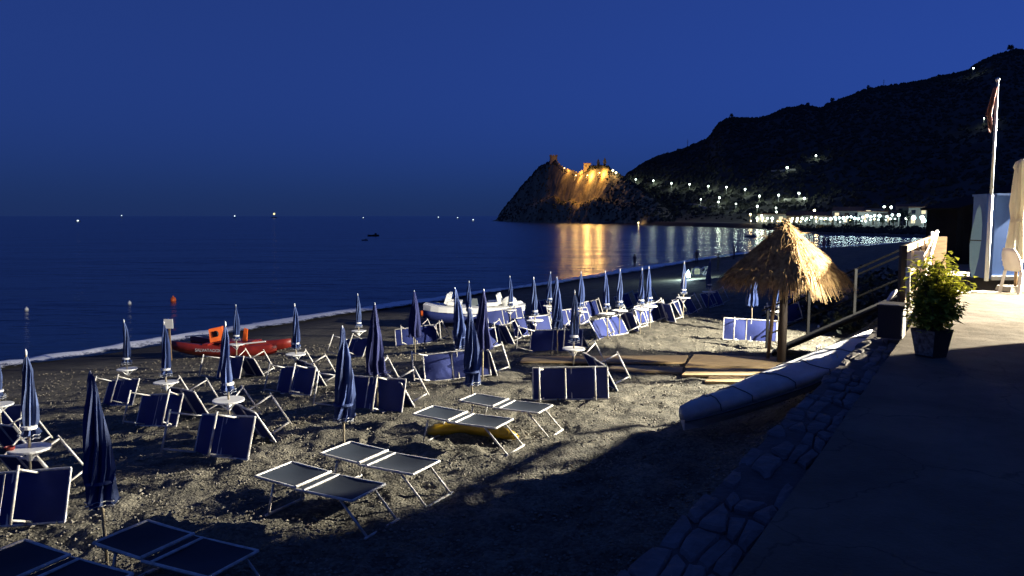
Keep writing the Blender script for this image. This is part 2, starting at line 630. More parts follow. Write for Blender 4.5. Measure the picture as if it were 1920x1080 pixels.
# foam of the breaking wavelet along the shore
def foam_material():
    m = bpy.data.materials.new('sea_foam')
    m.use_nodes = True
    nt = m.node_tree
    b = nt.nodes['Principled BSDF']
    b.inputs['Base Color'].default_value = (0.82, 0.84, 0.86, 1)
    b.inputs['Roughness'].default_value = 0.9
    tc = nt.nodes.new('ShaderNodeTexCoord')
    n = nt.nodes.new('ShaderNodeTexNoise')
    n.inputs['Scale'].default_value = 2.2
    n.inputs['Detail'].default_value = 8
    n.inputs['Roughness'].default_value = 0.8
    nt.links.new(tc.outputs['Object'], n.inputs[0])
    uv = nt.nodes.new('ShaderNodeUVMap')
    sp = nt.nodes.new('ShaderNodeSeparateXYZ')
    nt.links.new(uv.outputs[0], sp.inputs[0])
    ad = nt.nodes.new('ShaderNodeMath')
    nt.links.new(n.outputs[0], ad.inputs[0])
    nt.links.new(sp.outputs[1], ad.inputs[1])
    rp = nt.nodes.new('ShaderNodeValToRGB')
    rp.color_ramp.elements[0].position = 0.84
    rp.color_ramp.elements[1].position = 1.0
    nt.links.new(ad.outputs[0], rp.inputs[0])
    nt.links.new(rp.outputs[0], b.inputs['Alpha'])
    return m
pts = []
for a, b in zip(SH[1:-2], SH[2:-1]):
    L = np.hypot(*(b - a))
    n = max(2, int(L / 0.7))
    for i in range(n):
        pts.append(a + (b - a) * i / n)
pts = np.array(pts)
k = np.ones(21) / 21
ps = np.stack([np.convolve(np.pad(pts[:, i], 10, 'edge'), k, 'valid') for i in (0, 1)], 1)
tn = np.gradient(ps, axis=0)
tn /= np.linalg.norm(tn, axis=1)[:, None]
nn = np.stack([tn[:, 1], -tn[:, 0]], 1)          # towards land
arc = np.concatenate([[0], np.cumsum(np.linalg.norm(np.diff(ps, axis=0), axis=1))])
ws = np.linspace(-1, 1, 9)
wid = np.maximum(0.8, 2.6 + 2.6 * fbm(arc * 0.16, arc * 0 + 3, 4))
shift = 0.3 + 0.8 * fbm(arc * 0.06, arc * 0 + 8, 2)
FX = ps[:, 0:1] + nn[:, 0:1] * (ws[None] * wid[:, None] + shift[:, None])
FY = ps[:, 1:2] + nn[:, 1:2] * (ws[None] * wid[:, None] + shift[:, None])
base = np.maximum(beach_z(FX, FY), SEA)
FZ = base + 0.02 + 0.20 * np.exp(-(ws[None] * 1.6) ** 2) * (0.6 + 0.8 * vnoise(FX * 1.7, FY * 1.7))
fme = grid_mesh('sea_foam', FX, FY, FZ, foam_material())
uvl = fme.uv_layers.new(name='UVMap')
vi = np.zeros(len(fme.loops), np.int32)
fme.loops.foreach_get('vertex_index', vi)
prof = np.broadcast_to((0.62 * (1 - np.abs(ws) ** 1.4))[None], FX.shape).reshape(-1)
uvl.data.foreach_set('uv', np.stack([np.zeros(len(vi)), prof[vi]], 1).astype(np.float32).ravel())
tag(link('sea_foam', fme), kind='structure')

# ------------------------------------------------------------------ hills on the far side of the bay
def interp(tab, x):
    return np.interp(x, [t[0] for t in tab], [t[1] for t in tab])

def dist_from_row(py):          # distance at which the sea surface sits on this image row
    return (CAMZ - SEA) * F / (py - 405.0)
SHORE_D = [(900, 864), (930, 860), (1000, 740), (1130, 576), (1300, 432), (1450, 345), (1550, 300), (1700, 262), (1800, 240), (2100, 215), (2500, 205)]
PROM_D = SHORE_D
SHORE_D = [(900, 864), (930, 860), (1000, 740), (1130, 576), (1300, 432), (1400, 372), (1450, 320), (1500, 268), (1550, 240), (1700, 212), (1800, 200), (2100, 190), (2500, 185)]
RIDGE_D = [(1100, 640), (1175, 700), (1365, 720), (1600, 800), (1880, 900), (2500, 900)]
RIDGE_Y = [(1100, 408), (1135, 380), (1160, 345), (1175, 325), (1200, 308), (1240, 290), (1285, 278), (1320, 262), (1345, 232), (1365, 225), (1410, 224),
           (1440, 215), (1470, 205), (1500, 198), (1530, 204), (1550, 195), (1590, 180), (1615, 170), (1650, 165), (1700, 158), (1760, 145),
           (1800, 135), (1825, 120), (1850, 108), (1880, 100), (1920, 108), (2000, 100), (2200, 120), (2500, 160)]
HEAD_Y = [(915, 416), (930, 412), (948, 387), (985, 342), (1010, 315), (1025, 306), (1040, 304), (1050, 312), (1060, 320), (1085, 326), (1096, 322),
          (1110, 312), (1130, 311), (1142, 317), (1152, 325), (1170, 333), (1200, 352), (1230, 375), (1260, 400), (1280, 416)]

def polar(px, D):
    u = (px - 960) / F
    c = math.sqrt(1 + 0.0)
    return D * u, D

def hill_z(px, D):
    px, D = np.asarray(px, float), np.asarray(D, float)
    Ds, Dr = interp(SHORE_D, px), interp(RIDGE_D, px)
    hr = CAMZ + (405 - interp(RIDGE_Y, px)) * Dr / F
    x, y = (px - 960) / F * D, D
    flat = 34 + 22 * sstep(1400, 1700, px)
    Dp = interp(PROM_D, px)
    t = np.clip((D - Dp - flat) / (Dr - Dp - flat), 0, 1)
    low = SEA - 1 + 1.6 * sstep(0, 10, D - Ds) + 1.8 * sstep(-6, 12, D - Dp)
    nz = fbm(x * 0.012, y * 0.012, 5)
    rise = (hr - 1.4) * (0.75 * t ** 1.25 + 0.25 * sstep(0, 1, t)) + nz * 26 * t * (1 - t) * np.clip(hr / 80, 0.1, 1)
    back = np.maximum(D - Dr, 0)
    return low + rise - 0.55 * back + fbm(x * 0.05, y * 0.05, 3) * 2.2 * sstep(0.02, 0.2, t)

M['hill'] = mat('hillside_scrub_ground', (0.033, 0.034, 0.026), 0.95, 0.6, 0.02, 0.6, 0.12)
pxs = np.concatenate([np.linspace(1100, 1960, 430), np.linspace(1965, 2500, 60)])
ts = np.concatenate([np.linspace(0, 0.12, 24), np.linspace(0.13, 1.0, 110), np.linspace(1.03, 1.5, 12)])
PX, TT = np.meshgrid(pxs, ts, indexing='xy')
DD = interp(SHORE_D, PX) + TT * (interp(RIDGE_D, PX) - interp(SHORE_D, PX))
HZ = hill_z(PX, DD)
tag(link('mountain', grid_mesh('mountain', (PX - 960) / F * DD, DD, HZ, M['hill'])), kind='structure')

def head_z(px, D):
    px, D = np.asarray(px, float), np.asarray(D, float)
    Ds = interp(SHORE_D, px)
    dep = 70.0
    Dr = Ds + dep
    hr = CAMZ + (405 - interp(HEAD_Y, px)) * Dr / F
    x, y = (px - 960) / F * D, D
    t = np.clip((D - Ds) / dep, 0, 1)
    prof = 0.34 * sstep(0.0, 0.35, t) + 0.16 * t + 0.50 * sstep(0.45, 1.0, t)
    rock = fbm(x * 0.05, y * 0.05 , 5)
    rough = (rock * 4.5 + np.abs(fbm(x * 0.16 + 5, y * 0.16, 3)) * -4.0) * sstep(0, 0.12, t) * (1 - 0.75 * sstep(0.7, 1.0, t)) * np.clip((hr - SEA) / 30, 0, 1)
    return SEA - 1 + (hr - SEA + 1) * prof + rough - np.maximum(D - Dr, 0) * 0.7
M['rock'] = mat('headland_rock', (0.30, 0.22, 0.12), 0.95, 0.5, 0.06, 0.8, 0.25, col2=(0.10, 0.075, 0.04))
pxs = np.linspace(905, 1290, 330)
ts = np.concatenate([np.linspace(-0.05, 1.0, 130), np.linspace(1.03, 1.6, 12)])
PX, TT = np.meshgrid(pxs, ts, indexing='xy')
DD = interp(SHORE_D, PX) + TT * 70
tag(link('headland', grid_mesh('headland', (PX - 960) / F * DD, DD, head_z(PX, DD), M['rock'])), kind='structure')

def hill_hit(px, py, h=0.0, fn=hill_z, lo=0.0, hi=None):
    """where a thing h tall on that slope reaches this line of sight"""
    d = ray(px, py)
    Ds = float(interp(SHORE_D, px))
    best = None
    for i in range(500):
        D = Ds + lo + i * 1.5
        t = D / d.y
        z = CAMZ + d.z * t
        g = float(fn(px, D))
        if g + h >= z:
            return Vector((d.x * t, D, g))
        if best is None or z - g - h < best[0]:
            best = (z - g - h, Vector((d.x * t, D, g)))
    return best[1]

# scrub that roughens the slopes and skylines
sc = MB()
rs = random.Random(11)
tet = [(1, 0, -0.7), (-0.5, 0.87, -0.7), (-0.5, -0.87, -0.7), (0, 0, 1), (0.7, 0.7, 0.2), (-0.8, 0.3, 0.3), (0.2, -0.8, 0.3)]
tf = [(0, 4, 3), (4, 1, 3), (1, 5, 3), (5, 2, 3), (2, 6, 3), (6, 0, 3), (0, 1, 4), (1, 2, 5), (2, 0, 6)]
def clump(x, y, z, s):
    a = rs.random() * 6.3
    ca, sa = math.cos(a), math.sin(a)
    sc.add([(x + (ca * p[0] - sa * p[1]) * s * rs.uniform(0.6, 1.2), y + (sa * p[0] + ca * p[1]) * s * rs.uniform(0.6, 1.2), z + p[2] * s * rs.uniform(0.5, 1.0)) for p in tet], tf)
for i in range(11000):
    px = rs.uniform(1140, 1960)
    Ds, Dr = float(interp(PROM_D, px)), float(interp(RIDGE_D, px))
    t = rs.random() ** 0.8 if i % 4 else rs.uniform(0.93, 1.01)
    D = Ds + 45 + t * (Dr - Ds - 45)
    clump((px - 960) / F * D, D, float(hill_z(px, D)) + 0.3, rs.uniform(0.7, 2.6) * (0.4 if t < 0.08 else 1))
for i in range(2200):
    px = rs.uniform(935, 1265)
    Ds = float(interp(SHORE_D, px))
    t = rs.uniform(0.9, 1.03) if i % 3 == 0 else rs.uniform(0.1, 0.95)
    if 1030 < px < 1135 and 0.45 < t < 0.9: continue
    D = Ds + t * 70
    clump((px - 960) / F * D, D, float(head_z(px, D)) + 0.2, rs.uniform(0.5, 1.7))
for i in range(700):
    px = rs.uniform(1430, 1800)
    Ds, Dp = float(interp(SHORE_D, px)), float(interp(PROM_D, px))
    D = Dp - rs.uniform(-8, 14) if i % 2 else rs.uniform(Ds + 14, Dp)
    clump((px - 960) / F * D, D, float(hill_z(px, D)) + 0.3, rs.uniform(0.4, 1.3))
M['scrub'] = mat('dark_scrub', (0.029, 0.032, 0.022), 0.95, 0.5, 0.03)
tag(sc.build('hillside_scrub', M['scrub']), kind='stuff')

# ================================================================== the terrace
TZ = 2.3
def terrace_material():
    m = mat('worn_terrace_paving', (0.130, 0.108, 0.078), 0.9, 0.0, 1.2, 0.010, 45, col2=(0.07, 0.056, 0.038))
    nt = m.node_tree
    b = nt.nodes['Principled BSDF']
    tc = [n for n in nt.nodes if n.type == 'TEX_COORD'][0]
    v = nt.nodes.new('ShaderNodeTexVoronoi')
    v.feature = 'DISTANCE_TO_EDGE'
    v.inputs['Scale'].default_value = 0.7
    nw = nt.nodes.new('ShaderNodeTexNoise')
    nw.inputs['Scale'].default_value = 2.5
    nw.inputs['Detail'].default_value = 6
    mv = nt.nodes.new('ShaderNodeMix')
    mv.data_type = 'RGBA'
    mv.blend_type = 'LINEAR_LIGHT'
    mv.inputs[0].default_value = 0.25
    nt.links.new(tc.outputs['Object'], nw.inputs[0])
    nt.links.new(tc.outputs['Object'], mv.inputs[6])
    nt.links.new(nw.outputs['Color'], mv.inputs[7])
    nt.links.new(mv.outputs[2], v.inputs[0])
    cr = nt.nodes.new('ShaderNodeMapRange')
    cr.inputs['From Max'].default_value = 0.008
    cr.inputs['To Min'].default_value = 0.5
    nt.links.new(v.outputs['Distance'], cr.inputs[0])
    src = b.inputs['Base Color'].links[0].from_socket
    mu = nt.nodes.new('ShaderNodeMix')
    mu.data_type = 'RGBA'
    mu.blend_type = 'MULTIPLY'
    mu.inputs[0].default_value = 1
    nt.links.new(src, mu.inputs[6])
    nt.links.new(cr.outputs[0], mu.inputs[7])
    nt.links.new(mu.outputs[2], b.inputs['Base Color'])
    return m
tt = np.concatenate([np.linspace(-6, 3, 30), np.linspace(3.1, 18, 200), np.linspace(18.5, 60, 40)])
oo = np.concatenate([np.linspace(0.02, 7, 130), np.linspace(7.3, 60, 50)])
T_, O_ = np.meshgrid(tt, oo, indexing='ij')
TX = ED0[0] + EDD[0] * T_ - EDN[0] * O_
TY = ED0[1] + EDD[1] * T_ - EDN[1] * O_
TZZ = TZ + 0.014 * fbm(TX * 1.1, TY * 1.1, 3) + 0.008 * fbm(TX * 6, TY * 6, 2)
low = sstep(14.6, 15.0, T_) * sstep(18.4, 17.6, T_) * sstep(3.4, 2.2, O_)  # dip added so the floodlight reaches the stern of the dinghy
TZZ = TZZ - 0.85 * low
tag(link('terrace', grid_mesh('terrace', TX, TY, TZZ, terrace_material())), kind='structure')

wl = MB()
q = Matrix.Rotation(math.atan2(EDD[1], EDD[0]), 3, 'Z')
for ta, tb, zt in ((-6, 14.6, 2.208), (14.6, 18.4, 1.42), (18.4, 60, 2.208)):  # middle stretch lowered along with the added light gap
    p0, p1 = edge_pt(ta, 0.21), edge_pt(tb, 0.21)
    wl.box(((p0.x + p1.x) / 2, (p0.y + p1.y) / 2, (zt - 1.03) / 2), (tb - ta, 0.42, zt + 1.03), q)
M['mortar'] = mat('old_wall_mortar', (0.080, 0.076, 0.076), 0.95, 0.4, 4, 0.02, 20)
tw = tag(wl.build('retaining_wall', M['mortar']), 'rough stone retaining wall carrying the edge of the terrace above the beach', 'wall')
M['kerbstone'] = mat('limewashed_kerb_stone', (0.15, 0.145, 0.15), 0.9, 0.0, 3.5, 0.03, 14, col2=(0.07, 0.068, 0.07))
rs = random.Random(21)
t = -1.0
ang_e = math.atan2(EDD[1], EDD[0])
ts_ = [t]
while t < 13:
    t += rs.uniform(0.16, 0.50)
    ts_.append(t)
lanes = (0.0, 0.10, 0.205, 0.315, 0.44)
J = {}
for i in range(len(ts_)):
    for j in range(5):
        J[i, j] = (ts_[i] + rs.uniform(-0.07, 0.07) + 0.07 * j, lanes[j] + (rs.uniform(-0.04, 0.04) if 0 < j < 4 else rs.uniform(-0.015, 0.03)))
for i in range(len(ts_) - 1):
    for j in range(4):
        c4 = [J[i, j], J[i + 1, j], J[i + 1, j + 1], J[i, j + 1]]
        if rs.random() < 0.24: continue
        mx_, my_ = sum(c[0] for c in c4) / 4, sum(c[1] for c in c4) / 4
        ring = []
        for k in range(4):
            a_, b_ = c4[k], c4[(k + 1) % 4]
            for u in (0.12, 0.5, 0.86):
                x_, y_ = a_[0] + (b_[0] - a_[0]) * u, a_[1] + (b_[1] - a_[1]) * u
                g_ = rs.uniform(0.84, 1.0)
                ring.append((mx_ + (x_ - mx_) * g_, my_ + (y_ - my_) * g_))
        zt = 2.240 - 0.05 * my_ + rs.uniform(-0.016, 0.006)
        tx_, ty_ = rs.uniform(-.06, .06), rs.uniform(-.10, .10)
        b = MB()
        vs = []
        for gk, dz in ((1.0, -0.08), (1.0, -0.012), (0.86, 0.004)):
            for (x_, y_) in ring:
                dx, dy = (x_ - mx_) * gk, (y_ - my_) * gk
                p = edge_pt(mx_ + dx, my_ + dy, zt + dz + tx_ * dx + ty_ * dy + rs.uniform(-0.004, 0.004))
                vs.append(p)
        n = len(ring)
        vs.append(edge_pt(mx_, my_, zt + 0.012))
        fs = []
        for l_ in range(2):
            for k in range(n):
                fs.append((l_ * n + k, l_ * n + (k + 1) % n, (l_ + 1) * n + (k + 1) % n, (l_ + 1) * n + k))
        for k in range(n):
            fs.append((2 * n + k, 2 * n + (k + 1) % n, 3 * n))
        b.add(vs, fs)
        b.build('kerb_stone', M['kerbstone'], tw)

# old timber beam lying at the foot of the wall
bm_ = MB()
a, b = edge_pt(0.5, 1.15, 0.18), edge_pt(9.0, 1.0, 0.42)
bm_.beam(a, b, 0.24, 0.26)
bm_.beam(a + Vector((-.22, .1, -.12)), edge_pt(7.5, 1.3, 0.2), 0.12, 0.12)
tag(bm_.build('timber_beam', M['darkwood']), 'long dark timber beam lying on the sand along the foot of the terrace wall', 'timber')

# ================================================================== parasols
def canopy_mesh(kind, seed=0, slim=0.86):
    rc = random.Random(seed)
    ph, bend, bx_ = rc.random() * 6.3, rc.uniform(0.01, 0.05), rc.random() * 6.3
    fold = [rc.uniform(0.6, 1.5) for _ in range(8)]
    bulge = [1 + rc.uniform(-0.10, 0.12) for _ in range(9)]
    """closed canopy: folded cloth with eight pleats"""
    b = MB()
    n = 32
    if kind == 's':
        prof = [(0.95, 0.105), (1.0, 0.10), (1.08, 0.075), (1.16, 0.088), (1.35, 0.085), (1.6, 0.07), (1.85, 0.05), (2.0, 0.03), (2.05, 0.016)]
    elif kind == 'l':
        prof = [(0.66, 0.13), (0.72, 0.14), (0.85, 0.125), (1.05, 0.125), (1.35, 0.115), (1.65, 0.09), (1.9, 0.06), (2.05, 0.035), (2.12, 0.016)]
    else:
        prof = [(0.74, 0.20), (0.78, 0.20), (0.95, 0.19), (1.2, 0.16), (1.5, 0.125), (1.8, 0.08), (2.0, 0.04), (2.1, 0.018)]
    tw = 0.7 if kind != 'f' else 0.25
    vs, fs = [], []
    for i, (z, r) in enumerate(prof):
        for k in range(n):
            a = 2 * math.pi * k / n
            amp = 0.32 if kind != 'f' else 0.22
            pl = 1 + amp * fold[int(8 * k / n) % 8] * math.cos(8 * a) * (1 if z < 1.9 else 0.4) + 0.14 * math.sin(3 * a + z * 4 + ph)
            aa = a + tw * (0.6 + 0.8 * fold[0]) * (z - 0.7) + 0.1 * math.sin(z * 7 + ph)
            rr2 = r * pl * slim * bulge[i]
            sag = bend * math.sin(math.pi * min(1, max(0, (z - 0.6) / 1.5)))
            vs.append((rr2 * math.cos(aa) + sag * math.cos(bx_), rr2 * math.sin(aa) + sag * math.sin(bx_), z + (0.035 * fold[int(8 * k / n) % 8] * math.cos(8 * a) if i == 0 else 0)))
    for i in range(len(prof) - 1):
        for k in range(n):
            p, q2 = i * n + k, i * n + (k + 1) % n
            fs.append((p, q2, q2 + n, p + n))
    fs.append(tuple((len(prof) - 1) * n + k for k in range(n)))
    b.add(vs, fs)
    return b

def hem_mesh(r, z):
    b = MB()
    for dz in (0.03, 0.075):
        pts = [(r * (1.18 + 0.2 * math.cos(8 * a)) * math.cos(a), r * (1.18 + 0.2 * math.cos(8 * a)) * math.sin(a), z + dz + 0.012 * math.sin(3 * a)) for a in [2 * math.pi * k / 48 for k in range(49)]]
        b.tube(pts, 0.0045, 4, False)
    return b

pole_s = MB().tube([(0, 0, -0.3), (0, 0, 1.2), (0, 0, 2.08)], [0.02, 0.018, 0.012], 8)
pole_m = pole_s.mesh('pole', M['pole'], True)
fin_m = MB().lathe([(0.008, 2.05), (0.017, 2.07), (0.017, 2.11), (0.004, 2.14)], 8).mesh('finial', M['hem'], True)
tab_m = MB().lathe([(0.05, 0.745), (0.22, 0.765), (0.26, 0.775), (0.26, 0.80), (0.235, 0.803), (0.03, 0.80)], 24).mesh('table_top', M['white'])
col_b = MB().lathe([(0.035, 0.62), (0.045, 0.65), (0.04, 0.76)], 10)
for k in range(3):
    a = k * 2.1
    col_b.beam((0.03 * math.cos(a), 0.03 * math.sin(a), 0.64), (0.17 * math.cos(a), 0.17 * math.sin(a), 0.755), 0.02, 0.02)
col_m = col_b.mesh('table_bracket', M['white'])
strap_m = MB().lathe([(0.095, 1.055), (0.100, 1.06), (0.100, 1.095), (0.095, 1.10)], 16).mesh('tie_strap', M['strap'])
strapl_b = MB().lathe([(0.15, 0.90), (0.155, 0.905), (0.152, 0.93), (0.147, 0.935)], 16).mesh('tie_strap', M['canopy'])
hems = hem_mesh(0.10, 0.90).mesh('hem_trim', M['hem'])
heml = hem_mesh(0.12, 0.64).mesh('hem_trim', M['hem'])
hemf = hem_mesh(0.19, 0.71).mesh('hem_trim', M['canopy_shaded'])
def uvar(kind, seed, m_):
    cm = canopy_mesh(kind, seed).mesh('canopy', M[m_])
    P = [('pole', pole_m, [])]
    if kind == 's':
        return Proto(P + [('canopy', cm, [('hem_trim', hems)]), ('finial', fin_m, []), ('tie_strap', strap_m, []), ('table_top', tab_m, [('bracket', col_m)])])
    if kind == 'l':
        return Proto(P + [('canopy', cm, [('hem_trim', heml)]), ('finial', fin_m, []), ('tie_strap', strapl_b, [])])
    return Proto(P + [('canopy', cm, [('hem_trim', hemf if m_ == 'canopy_shaded' else hems)]), ('finial', fin_m, [])])
U = {'s': [uvar('s', k, ('canopy', 'canopy_faded', 'canopy')[k % 3]) for k in range(6)], 'l': [uvar('l', k + 20, 'canopy') for k in range(4)],
     'f': [uvar('f', k + 40, 'canopy_shaded') for k in range(3)], 'g': [uvar('f', 60, 'canopy')]}
UG = 'closed blue parasols on the beach'
UMB = [
    (183, 700, 'l', (0.0, 2.5), 'furled blue parasol nearest the camera with a bare pole over a shadowed flat sunbed'),
    (42, 658, 's', (0, 0.5), 'furled blue parasol at the left edge with a white table holding a red ashtray'),
    (640, 613, 'l', (0, 1.0), 'furled blue parasol with bare pole over the two flat sunbeds nearest the middle'),
    (424, 604, 's', (0, 1.0), 'furled blue parasol with bright white table, large in front of the red rowing float'),
    (886, 577, 'l', (0, 1.5), 'furled blue parasol with bare pole over the flat sunbeds and the yellow tube'),
    (705, 570, 'f', (0, 0), 'fat dark furled parasol widening at the bottom, right of the slim one over flat sunbeds'),
    (306, 604, 's', (0, 1.0), 'furled blue parasol just left of the wooden post with the white sign'),
    (235, 600, 's', (0, 0.5), 'furled blue parasol left of the white sign, second from the left along the water side'),
    (440, 572, 's', (0, 1.0), 'thin furled parasol with small white table rising before the orange seat of the red float'),
    (552, 570, 's', (0, 0.5), 'furled blue parasol standing just right of the tip of the red float'),
    (672, 551, 's', (0, 0), 'furled blue parasol near the foam between the red float and the white pedal boat'),
    (777, 545, 'f', (0, 0), 'dark furled parasol beside the orange roll at the left end of the pedal boat'),
    (868, 540, 'l', (0, 4), 'brightly lit furled parasol leaning in front of the white pedal boat'),
    (904, 543, 'f', (0, 0), 'fat black-looking furled parasol in front of the middle of the white pedal boat'),
    (881, 527, 's', (0, 0), 'slim furled parasol behind the brightly lit leaning one at the pedal boat'),
    (957, 518, 's', (0, 0), 'slim furled parasol behind the right end of the white pedal boat'),
    (1005, 520, 's', (0, 1), 'furled parasol with lit white table, first to the right of the pedal boat'),
    (1030, 510, 's', (0, 0), 'slim shaded furled parasol close to the foam, behind the first right of the pedal boat'),
    (1046, 520, 'l', (0, 0), 'dark furled parasol without table between two lit ones right of the pedal boat'),
    (1076, 545, 's', (0, 1), 'dark furled parasol whose white table sits low behind the wide tipped sunbed'),
    (1087, 510, 's', (0, 0), 'furled parasol directly below the orange glow on the sea'),
    (1141, 508, 's', (0, 3), 'bright furled parasol leaning left, right of the orange glow on the sea'),
    (1163, 505, 's', (0, 0), 'dim slim furled parasol behind the bright leaning one, by the dark water edge'),
    (1202, 503, 's', (0, 0), 'faint furled parasol just behind the bright one with the white table, far row'),
    (1221, 500, 's', (0, 1), 'bright furled parasol with white table midway between the leaning one and the lantern'),
    (1283, 491, 's', (0, 0.5), 'furled parasol standing just left of the bright white lantern'),
    (1330, 485, 's', (0, 0), 'furled parasol standing just right of the bright white lantern'),
    (1413, 498, 'g', (0, 0), 'pale lit furled parasol showing below the thatched roof, left of its post'),
    (-8, 638, 's', (0, 0), 'furled parasol cut off by the left edge, only its white table showing'),
    (1463, 505, 's', (0, 0), 'furled parasol half hidden behind the post of the thatched shelter'),
]
umb_objs = []
for i, (px, py, kd, lean, lab) in enumerate(UMB):
    p = solve_top(px, py, 2.12)
    o = U[kd][i % len(U[kd])].make('beach_parasol', lab, 'parasol', p, (R(lean[0]), -R(lean[1]), R(random.uniform(0, 360))), UG)
    o.rotation_euler = (Matrix.Rotation(R(random.uniform(-2.2, 2.2)), 4, 'X') @ Matrix.Rotation(-R(lean[1] + random.uniform(-1.5, 1.5)), 4, 'Y') @ Matrix.Rotation(R(random.uniform(0, 360)), 4, 'Z')).to_euler()
    umb_objs.append(o)
ash = umb_objs[1].location
tag(MB().lathe([(0.05, 0.0), (0.06, 0.02), (0.065, 0.045), (0.05, 0.045), (0.045, 0.015)], 14, (ash.x - 0.17, ash.y - 0.12, ash.z + 0.806)).build('ashtray', M['red']),
    'small red ashtray on the white parasol table at the left edge', 'ashtray')

# ================================================================== sunbeds
BL, BW = 1.55, 0.66
def bed_proto(splay=(0.22, 0.20), fold=0.12, att=(0.28, 0.22), fab='sling'):
    hx, hy, r = BL / 2, BW / 2, 0.017
    hinge = -0.10
    fr = MB()
    for s in (-1, 1):
        fr.tube([(hinge, s * hy, 0), (hx, s * hy, 0)], r, 6)
    fr.tube([(hx, -hy, 0), (hx, hy, 0)], r, 6)
    back = MB()
    up = fold
    for s in (-1, 1):
        back.tube([(-hx, s * hy, up), (hinge, s * hy, 0.02)], r, 6)
    back.tube([(-hx, -hy, up), (-hx, hy, up)], r, 6)
    cb = MB().tube([(hinge, -hy, 0.03), (hinge, hy, 0.03)], r * 1.15, 6)
    cb2 = MB().tube([(hinge + 0.13, -hy, 0.008), (hinge + 0.13, hy, 0.008)], r, 6)
    def sheet(x0, z0, x1, z1):
        b = MB()
        n, k = 8, 6
        vs = []
        for i in range(n + 1):
            for j in range(k + 1):
                u, v = i / n, j / k
                sag = 0.05 * math.sin(math.pi * u) * math.sin(math.pi * v)
                vs.append((x0 + (x1 - x0) * u, -hy + 2 * hy * v, z0 + (z1 - z0) * u - sag))
        top = len(vs)
        vs += [(x, y, z - 0.006) for x, y, z in vs]
        fs = []
        for i in range(n):
            for j in range(k):
                a = i * (k + 1) + j
                fs.append((a, a + k + 1, a + k + 2, a + 1))
                fs.append((top + a, top + a + 1, top + a + k + 2, top + a + k + 1))
        b.add(vs, fs)
        return b
    def leg(x0, x1, zf):
        b = MB()
        for s in (-1, 1):
            b.tube([(x0, s * (hy - 0.03), -0.01), (x1, s * (hy - 0.03), zf)], 0.016, 6)
        b.tube([(x1, -hy - 0.02, zf), (x1, hy + 0.02, zf)], 0.018, 6)
        return b
    return Proto([
        ('frame', fr.mesh('frame', M['alu']), [('crossbar', cb2.mesh('crossbar', M['alu']))]),
        ('backrest_frame', back.mesh('backrest_frame', M['alu']), [('crossbar', cb.mesh('crossbar', M['alu']))]),
        ('seat_sling', sheet(hinge + 0.02, 0.012, hx - 0.01, 0.004).mesh('seat_sling', M[fab], True), []),
        ('back_sling', sheet(-hx + 0.01, up, hinge - 0.02, 0.03).mesh('back_sling', M[fab], True), []),
        ('leg_frame', leg(-hx + att[0], -hx + att[0] - splay[0], -0.42).mesh('leg_frame', M['alu'], True), []),
        ('leg_frame', leg(hx - att[1], hx - att[1] + splay[1], -0.42).mesh('leg_frame', M['alu'], True), []),
    ])
BEDS = [bed_proto((0.34, 0.02), 0.03, (0.10, 0.42)), bed_proto((0.10, 0.30), 0.04, (0.40, 0.12)), bed_proto((0.05, 0.05), 0.02, (0.22, 0.30))]
BED_FLAT = bed_proto((0.10, 0.42), 0.06, (0.28, 0.22), 'sling_grey')
BG = 'blue sunbeds on the beach'

def side_bed(label, pl, pr, proto, lean=14, zoff=0.0):
    pl, pr = pl.copy(), pr.copy()
    tilt = random.uniform(-0.05, 0.05)
    zoff += abs(tilt) * 0.35
    """sunbed on its long edge, its underside and legs towards pl->pr right hand"""
    c = (pl + pr) / 2
    d = pr - pl
    yaw = math.atan2(d.y, d.x)
    roll = -R(90 + lean)
    h = BW / 2 * math.cos(R(lean))
    rot = Matrix.Rotation(yaw, 4, 'Z') @ Matrix.Rotation(math.atan2(-d.z, d.length) + tilt, 4, 'Y') @ Matrix.Rotation(roll, 4, 'X')
    back = Vector((-math.sin(yaw), math.cos(yaw), 0)) * (BW / 2 * math.sin(R(lean)))
    z = (beach_at(pl.x, pl.y) + beach_at(pr.x, pr.y)) / 2
    o = proto.make('sunbed', label, 'sunbed', (c.x + back.x * 1.0, c.y + back.y * 1.0, z + h + zoff), rot.to_euler(), BG)
    return o

def fit(pl, pr):
    """keep the middle of the edge and its direction; the beds all have one length"""
    c, d = (pl + pr) / 2, (pr - pl)
    d.normalize()
    return c - d * BL / 2, c + d * BL / 2

